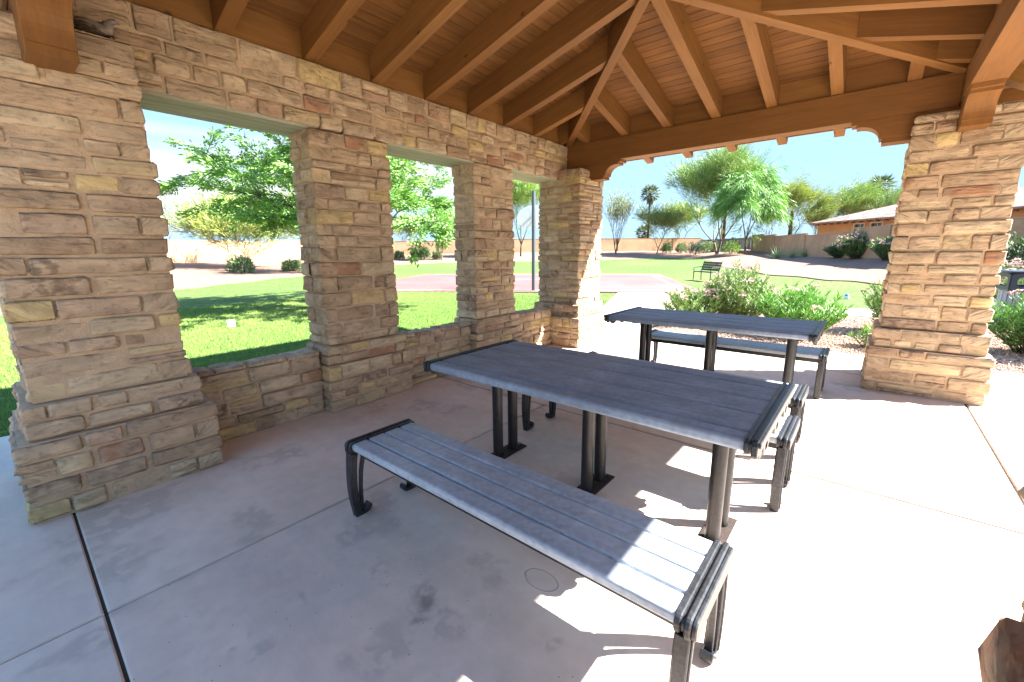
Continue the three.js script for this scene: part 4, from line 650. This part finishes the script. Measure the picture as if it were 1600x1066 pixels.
function palm(label, p, h, seed, group) {
  const T = thing('fan_palm', label, 'palm', p, 0, group), R = RNG(seed), list = [], stems = [];
  part(T, 'trunk', tube([[0, 0, 0, 0.26], [0.03, h * 0.4, 0, 0.2], [0, h * 0.97, 0, 0.17]], 10), barkDark);
  for (let i = 0; i < 46; i++) { const a = i * 2.39996, e = mix(1.35, -0.9, i / 46), dx = Math.cos(a) * Math.cos(e), dz = Math.sin(a) * Math.cos(e), dy = Math.sin(e), L = 0.75 + R() * 0.3, x = dx * L, y = h * 0.97 + dy * L, z = dz * L; stems.push(tube([[0, h * 0.97, 0, 0.02], [x, y, z, 0.014]], 4, false));
    for (let k = -6; k <= 6; k++) { const f = k / 6 * 1.25, sx = -Math.sin(a), sz = Math.cos(a); list.push([x, y, z, dx * Math.cos(f) + sx * Math.sin(f), dy * Math.cos(f) - 0.22 * Math.abs(f) - 0.12, dz * Math.cos(f) + sz * Math.sin(f), 0.95 * (1 - 0.25 * Math.abs(k) / 6), 0.11]); } }
  part(T, 'stalks', mergeGeometries(stems), barkGreen).userData.kind = 'stuff'; part(T, 'fronds', leafCloud(list, PAL.dark.concat([[0.13, 0.16, 0.06]]), seed), leafMat).userData.kind = 'stuff';
  const dead = []; for (let i = 0; i < 160; i++) { const a = R() * 6.28; dead.push([Math.cos(a) * 0.2, h * 0.97 - R() * 1.1, Math.sin(a) * 0.2, Math.cos(a) * 0.5, -1, Math.sin(a) * 0.5, 0.8, 0.1]); }
  part(T, 'dead_fronds', leafCloud(dead, [[0.26, 0.21, 0.13], [0.2, 0.16, 0.1]], seed + 3), leafMat).userData.kind = 'stuff';
}
palm('tall fan palm beyond the wall, left of the feathery trees', at(22.45, 76, 1.1), 9.6, 1201, 'fan palms beyond the wall');
palm('fan palm top showing over the house and trees', at(0.2, 80, 1.1), 9.0, 1203, 'fan palms beyond the wall');
palm('short fan palm low behind the wall, at the foot of the tall palm', at(22.9, 80, 1.1), 3.4, 1205, 'fan palms beyond the wall');
tag(part(scene, 'palm_trunk', tube([[...at(13.9, 80, 1.0), 0.32], [...at(13.9, 80, 5), 0.25], [...at(13.9, 80, 9.2), 0.22]], 10), barkDark), 'bare dark palm trunk behind the largest tree', 'palm');
tag(part(scene, numbered('palm_trunk'), tube([[...at(7.3, 78, 1.0), 0.34], [...at(7.3, 78, 4), 0.27], [...at(7.3, 78, 7), 0.24]], 10), barkDark), 'bare dark palm trunk over the wall under the windswept tree', 'palm').name = 'palm_trunk_001';

function shrub(label, p, rx, h, pal, n, L, w, seed, group, name = 'shrub') {
  const T = thing(name, label, 'shrub', p, 0, group), R = RNG(seed), list = [], st = [];
  for (let i = 0; i < 12; i++) { const a = R() * 6.28, r = rx * (0.3 + 0.5 * R()); st.push(tube([[Math.cos(a) * 0.05, -0.05, Math.sin(a) * 0.05, 0.018], [Math.cos(a) * r * 0.6, h * 0.4, Math.sin(a) * r * 0.6, 0.012], [Math.cos(a) * r, h * (0.6 + 0.3 * R()), Math.sin(a) * r, 0.006]], 4, false)); }
  part(T, 'stems', mergeGeometries(st), barkDark);
  for (let i = 0; i < n; i++) { const a = R() * 6.28, e = Math.acos(1 - 1.7 * R()), b = 1 + 0.22 * Math.sin(a * 3 + seed) + 0.15 * Math.sin(e * 5 + a * 2), r = Math.pow(R(), 0.35) * b, dx = Math.sin(e) * Math.cos(a), dy = Math.cos(e), dz = Math.sin(e) * Math.sin(a); list.push([dx * r * rx, h * 0.45 + dy * r * h * 0.5, dz * r * rx, dx + (R() - 0.5), dy + 0.4 + (R() - 0.5), dz + (R() - 0.5), L * (0.6 + 0.8 * R()), w * (0.7 + 0.6 * R())]); }
  part(T, 'foliage', leafCloud(list, pal, seed), leafMat).userData.kind = 'stuff'; return T;
}
const SG = 'rounded shrubs in the gravel along the wall';
for (const [az, r, rx, h, lab] of [[20.15, 64, 0.85, 1.5, 'round grey green shrub nearest the leaning tree trunk'], [18.45, 64, 0.9, 1.5, 'second round grey green shrub right of the leaning tree'], [16.9, 61, 1.25, 1.7, 'darkest and widest round shrub left of the big tree trunk'], [15.9, 65, 1.2, 1.7, 'pale shrub directly behind the widest dark shrub'], [14.9, 66, 1.0, 1.5, 'pale shrub touching the big tree trunk on its left'], [52.3, 52, 0.75, 1.3, 'left shrub of the row seen in the middle opening'], [51.2, 52, 0.85, 1.5, 'larger middle shrub of the row in the middle opening'], [49.6, 51, 0.65, 1.0, 'smallest shrub of the row, near the pale trunk'], [54.4, 52, 0.7, 1.1, 'shrub half hidden by the second pillar in the middle opening'], [71.9, 33, 0.95, 1.15, 'pale sage shrub on the gravel in the first window opening'], [66.9, 34, 0.8, 0.8, 'low green shrub at the foot of the second pillar opening']])
  shrub(lab, gy(az, r), rx * 0.72, h * 0.95, az === 16.9 ? PAL.dark.concat(PAL.sage) : PAL.sage.concat(PAL.green), 1500, 0.2, 0.06, Math.round(az * 100), SG);
shrub('yellow green shrub between the two pale tree trunks', gy(13.0, 60), 1.0, 1.5, PAL.olive.concat(PAL.bright), 1200, 0.25, 0.06, 77);
shrub('dark green shrub by the wall, right of the litter bin', gy(-10.2, 24), 0.9, 1.5, PAL.dark, 1800, 0.14, 0.05, 79);

function agave(label, p, s, seed) {
  const T = thing('agave', label, 'agave', p, 0, 'agaves on the gravel mound'), R = RNG(seed), m = std({ color: '#6f8f5c', roughness: 0.6 });
  for (let i = 0; i < 26; i++) { const a = i * 2.4, e = mix(1.4, 0.35, i / 26), L = s * (0.8 + 0.4 * R()), dx = Math.cos(a), dz = Math.sin(a); const pt = (t, w) => [dx * Math.cos(e) * L * t - dz * w, Math.sin(e) * L * t + 0.03 - 0.12 * t * t * Math.cos(e), dz * Math.cos(e) * L * t + dx * w]; const q = (t, w, th) => { const v = pt(t, w); return [v[0], v[1] + th, v[2]]; }; part(T, 'leaf', hexa([q(0, -0.05, 0), q(0, 0.05, 0), q(0, 0.04, 0.03), q(0, -0.04, 0.03), q(1, -0.006, 0), q(1, 0.006, 0), q(1, 0.005, 0.008), q(1, -0.005, 0.008)]), m); }
}
agave('left and largest of three agaves on the gravel mound', gy(8.25, 47), 1.2, 1);
agave('middle one of three agaves on the gravel mound', gy(6.85, 46.5), 1.05, 2);
agave('right and smallest of three agaves on the gravel mound', gy(5.7, 46), 0.9, 3);

// oleanders: whorls of long narrow leaves on upright canes, pink flower heads
const petalMat = std({ vertexColors: true, roughness: 0.8, side: THREE.DoubleSide });
function oleander(label, p, rx, rz, h, o) {
  const T = thing('oleander', label, 'shrub', p, 0, o.group ?? 'pink oleanders behind the pavilion'), R = RNG(o.seed), st = [], list = [], fl = [], sc = o.scale ?? 1;
  for (let i = 0; i < o.canes; i++) {
    const a = R() * 6.2832, r = Math.sqrt(R()), tx = Math.cos(a) * r * rx, tz = Math.sin(a) * r * rz, ht = h * (1 - 0.42 * r * r) * (0.72 + 0.36 * R()), bx = tx * 0.35, bz = tz * 0.35;
    const P = []; for (let k = 0; k <= 4; k++) { const t = k / 4; P.push([mix(bx, tx, Math.pow(t, 1.3)) + (R() - 0.5) * 0.03, -0.03 + ht * t, mix(bz, tz, Math.pow(t, 1.3)) + (R() - 0.5) * 0.03, mix(0.009, 0.003, t) * sc]); }
    st.push(tube(P, 4, false));
    const nl = o.leaves; for (let k = 0; k < nl; k++) { const t = mix(0.22, 1.0, Math.pow((k + R()) / nl, 0.75)), j = Math.min(3, Math.floor(t * 4)), f = t * 4 - j, x = mix(P[j][0], P[j + 1][0], f), y = mix(P[j][1], P[j + 1][1], f), z = mix(P[j][2], P[j + 1][2], f), b = R() * 6.2832, lift = mix(0.15, 1.3, t) * (0.5 + R()); list.push([x, y, z, Math.cos(b), lift, Math.sin(b), (0.085 + 0.075 * R()) * sc, (0.015 + 0.009 * R()) * sc]); }
    if (R() < o.bloom) { const e = P[4]; for (let k = 0; k < 11; k++) { const fx = e[0] + (R() - 0.5) * 0.13 * sc, fy = e[1] + 0.04 + R() * 0.07 * sc, fz = e[2] + (R() - 0.5) * 0.13 * sc, rr = R() * 6.28; for (let q = 0; q < 5; q++) { const b = rr + q * 1.2566; fl.push([fx, fy, fz, Math.cos(b), 0.35 + 0.3 * R(), Math.sin(b), 0.026 * sc, 0.022 * sc]); } } }
  }
  part(T, 'canes', mergeGeometries(st), barkGreen).userData.kind = 'stuff';
  part(T, 'foliage', leafCloud(list, o.pal, o.seed, 0.12), leafMat).userData.kind = 'stuff';
  if (fl.length) part(T, 'flowers', leafCloud(fl, [[0.66, 0.42, 0.42], [0.75, 0.52, 0.51], [0.72, 0.50, 0.47], [0.80, 0.64, 0.61]], o.seed + 2, 0.3), petalMat).userData.kind = 'stuff';
  return T;
}
const OP = [[0.15, 0.29, 0.045], [0.20, 0.34, 0.065], [0.26, 0.39, 0.10], [0.12, 0.24, 0.04]];
oleander('tallest pink flowering oleander in the middle behind the far table', [-1.95, -0.03, -9.6], 0.72, 0.7, 1.26, { seed: 51, canes: 130, leaves: 44, bloom: 0.3, pal: OP.concat([[0.26, 0.34, 0.13]]) });
oleander('low left oleander by the path behind the far table', [-2.75, -0.03, -9.1], 0.62, 0.7, 0.80, { seed: 53, canes: 90, leaves: 40, bloom: 0.12, pal: OP });
oleander('green right-hand oleander with few flowers behind the far bench', [-0.86, -0.03, -8.95], 0.72, 0.65, 0.93, { seed: 57, canes: 120, leaves: 44, bloom: 0.08, pal: [[0.10, 0.30, 0.03], [0.14, 0.36, 0.045], [0.20, 0.42, 0.06]] });
oleander('oleander half hidden by the left edge of the right pillar', [0.42, -0.03, -10.3], 0.5, 0.6, 1.12, { seed: 59, canes: 80, leaves: 40, bloom: 0.18, pal: OP });
oleander('small oleander sprig at the foot of the right pillar', [0.20, -0.03, -8.5], 0.3, 0.3, 0.4, { seed: 60, canes: 26, leaves: 26, bloom: 0.0, pal: OP });
oleander('lush oleander right of the right pillar, before the litter bin', [2.05, -0.03, -9.3], 0.75, 0.7, 0.92, { seed: 61, canes: 130, leaves: 44, bloom: 0.12, pal: [[0.07, 0.22, 0.025], [0.10, 0.27, 0.035], [0.15, 0.32, 0.05]] });
oleander('pink flowered oleander behind the litter bin', [2.9, -0.03, -15.6], 0.8, 0.8, 1.25, { seed: 63, canes: 80, leaves: 34, bloom: 0.9, pal: OP });
const WO = 'faded oleanders along the house wall';
oleander('faded pink oleander mound against the wall below the house', gy(0.9, 37.5), 1.6, 1.2, 1.75, { seed: 65, canes: 170, leaves: 44, bloom: 0.5, pal: PAL.dark.concat(OP), scale: 2.2, group: WO });
oleander('low dark oleander left of the faded pink mound', gy(2.4, 40), 1.3, 1.0, 0.95, { seed: 67, canes: 80, leaves: 34, bloom: 0.05, pal: PAL.dark, scale: 2.6, group: WO });
oleander('faded pink oleander mound cut off by the right pillar', gy(-1.5, 33), 1.2, 1.0, 1.35, { seed: 69, canes: 90, leaves: 36, bloom: 0.4, pal: PAL.dark.concat(OP), scale: 2.2, group: WO });

// ---------------------------------------------------------------- grass blades near the window wall, pebbles in the planting bed
{
  const R = RNG(4001), blade = new THREE.BufferGeometry(), P = [], I = [], C = [];
  for (let k = 0; k < 5; k++) { const a = R() * 6.28, x = (R() - 0.5) * 0.05, z = (R() - 0.5) * 0.05, h = 0.028 + R() * 0.028, w = 0.0032, lx = Math.cos(a) * 0.018, lz = Math.sin(a) * 0.018, o = P.length / 3; P.push(x - w * Math.sin(a), 0, z + w * Math.cos(a), x + w * Math.sin(a), 0, z - w * Math.cos(a), x + lx, h, z + lz); I.push(o, o + 1, o + 2); }
  blade.setAttribute('position', new THREE.Float32BufferAttribute(P, 3)); blade.setIndex(I); blade.computeVertexNormals();
  const n = 90000, m = new THREE.InstancedMesh(blade, std({ color: '#ffffff', roughness: 0.9, side: THREE.DoubleSide }), n), M = new THREE.Matrix4(), q = new THREE.Quaternion(), up = new THREE.Vector3(0, 1, 0), c = new THREE.Color(); let k = 0;
  while (k < n) { const x = mix(-5.55, -15, Math.pow(R(), 1.4)), z = mix(-12, 2.5, R()); if (R() > 0.9 && x > -6) continue; q.setFromAxisAngle(up, R() * 6.28); const s = 0.7 + 0.7 * R(); M.compose(new THREE.Vector3(x, groundY(x, z) - 0.012, z), q, new THREE.Vector3(s, s, s)); m.setMatrixAt(k, M); const t = pn(x, z, 11, 0.25) * 0.6 + 0.4 * R(); c.setRGB(mix(0.14, 0.28, t), mix(0.28, 0.35, t), mix(0.04, 0.085, t)); m.setColorAt(k, c); k++; }
  m.name = 'grass'; m.userData = { kind: 'stuff', label: 'short grass blades of the lawn outside the window wall', category: 'grass' }; shade(m); scene.add(m);
  const pg = new THREE.IcosahedronGeometry(1, 0), np = 26000, pm = new THREE.InstancedMesh(pg, std({ color: '#ffffff', roughness: 0.9 }), np); k = 0;
  while (k < np) { const x = mix(-3.15, 5, R()), z = mix(-12.2, -7.78, Math.sqrt(R())); if (z < -10.4 && x < -2.6 || z < -11.3 - (x + 3.7) * 0.33) { k++; M.makeScale(0, 0, 0); M.setPosition(0, -0.3, -9); pm.setMatrixAt(k - 1, M); pm.setColorAt(k - 1, c); continue; } q.set(R() - 0.5, R() - 0.5, R() - 0.5, R() - 0.5).normalize(); const s = 0.006 + 0.011 * R(); M.compose(new THREE.Vector3(x, -0.022 + s * 0.3, z), q, new THREE.Vector3(s * 1.3, s * 0.8, s)); pm.setMatrixAt(k, M); const t = 0.6 + 0.6 * R(); c.setRGB(0.50 * t, 0.35 * t, 0.265 * t); pm.setColorAt(k, c); k++; }
  pm.name = 'gravel'; pm.userData = { kind: 'stuff', label: 'pinkish gravel in the planting bed under the oleanders', category: 'gravel' }; shade(pm); scene.add(pm);
}

renderer.render(scene, camera);
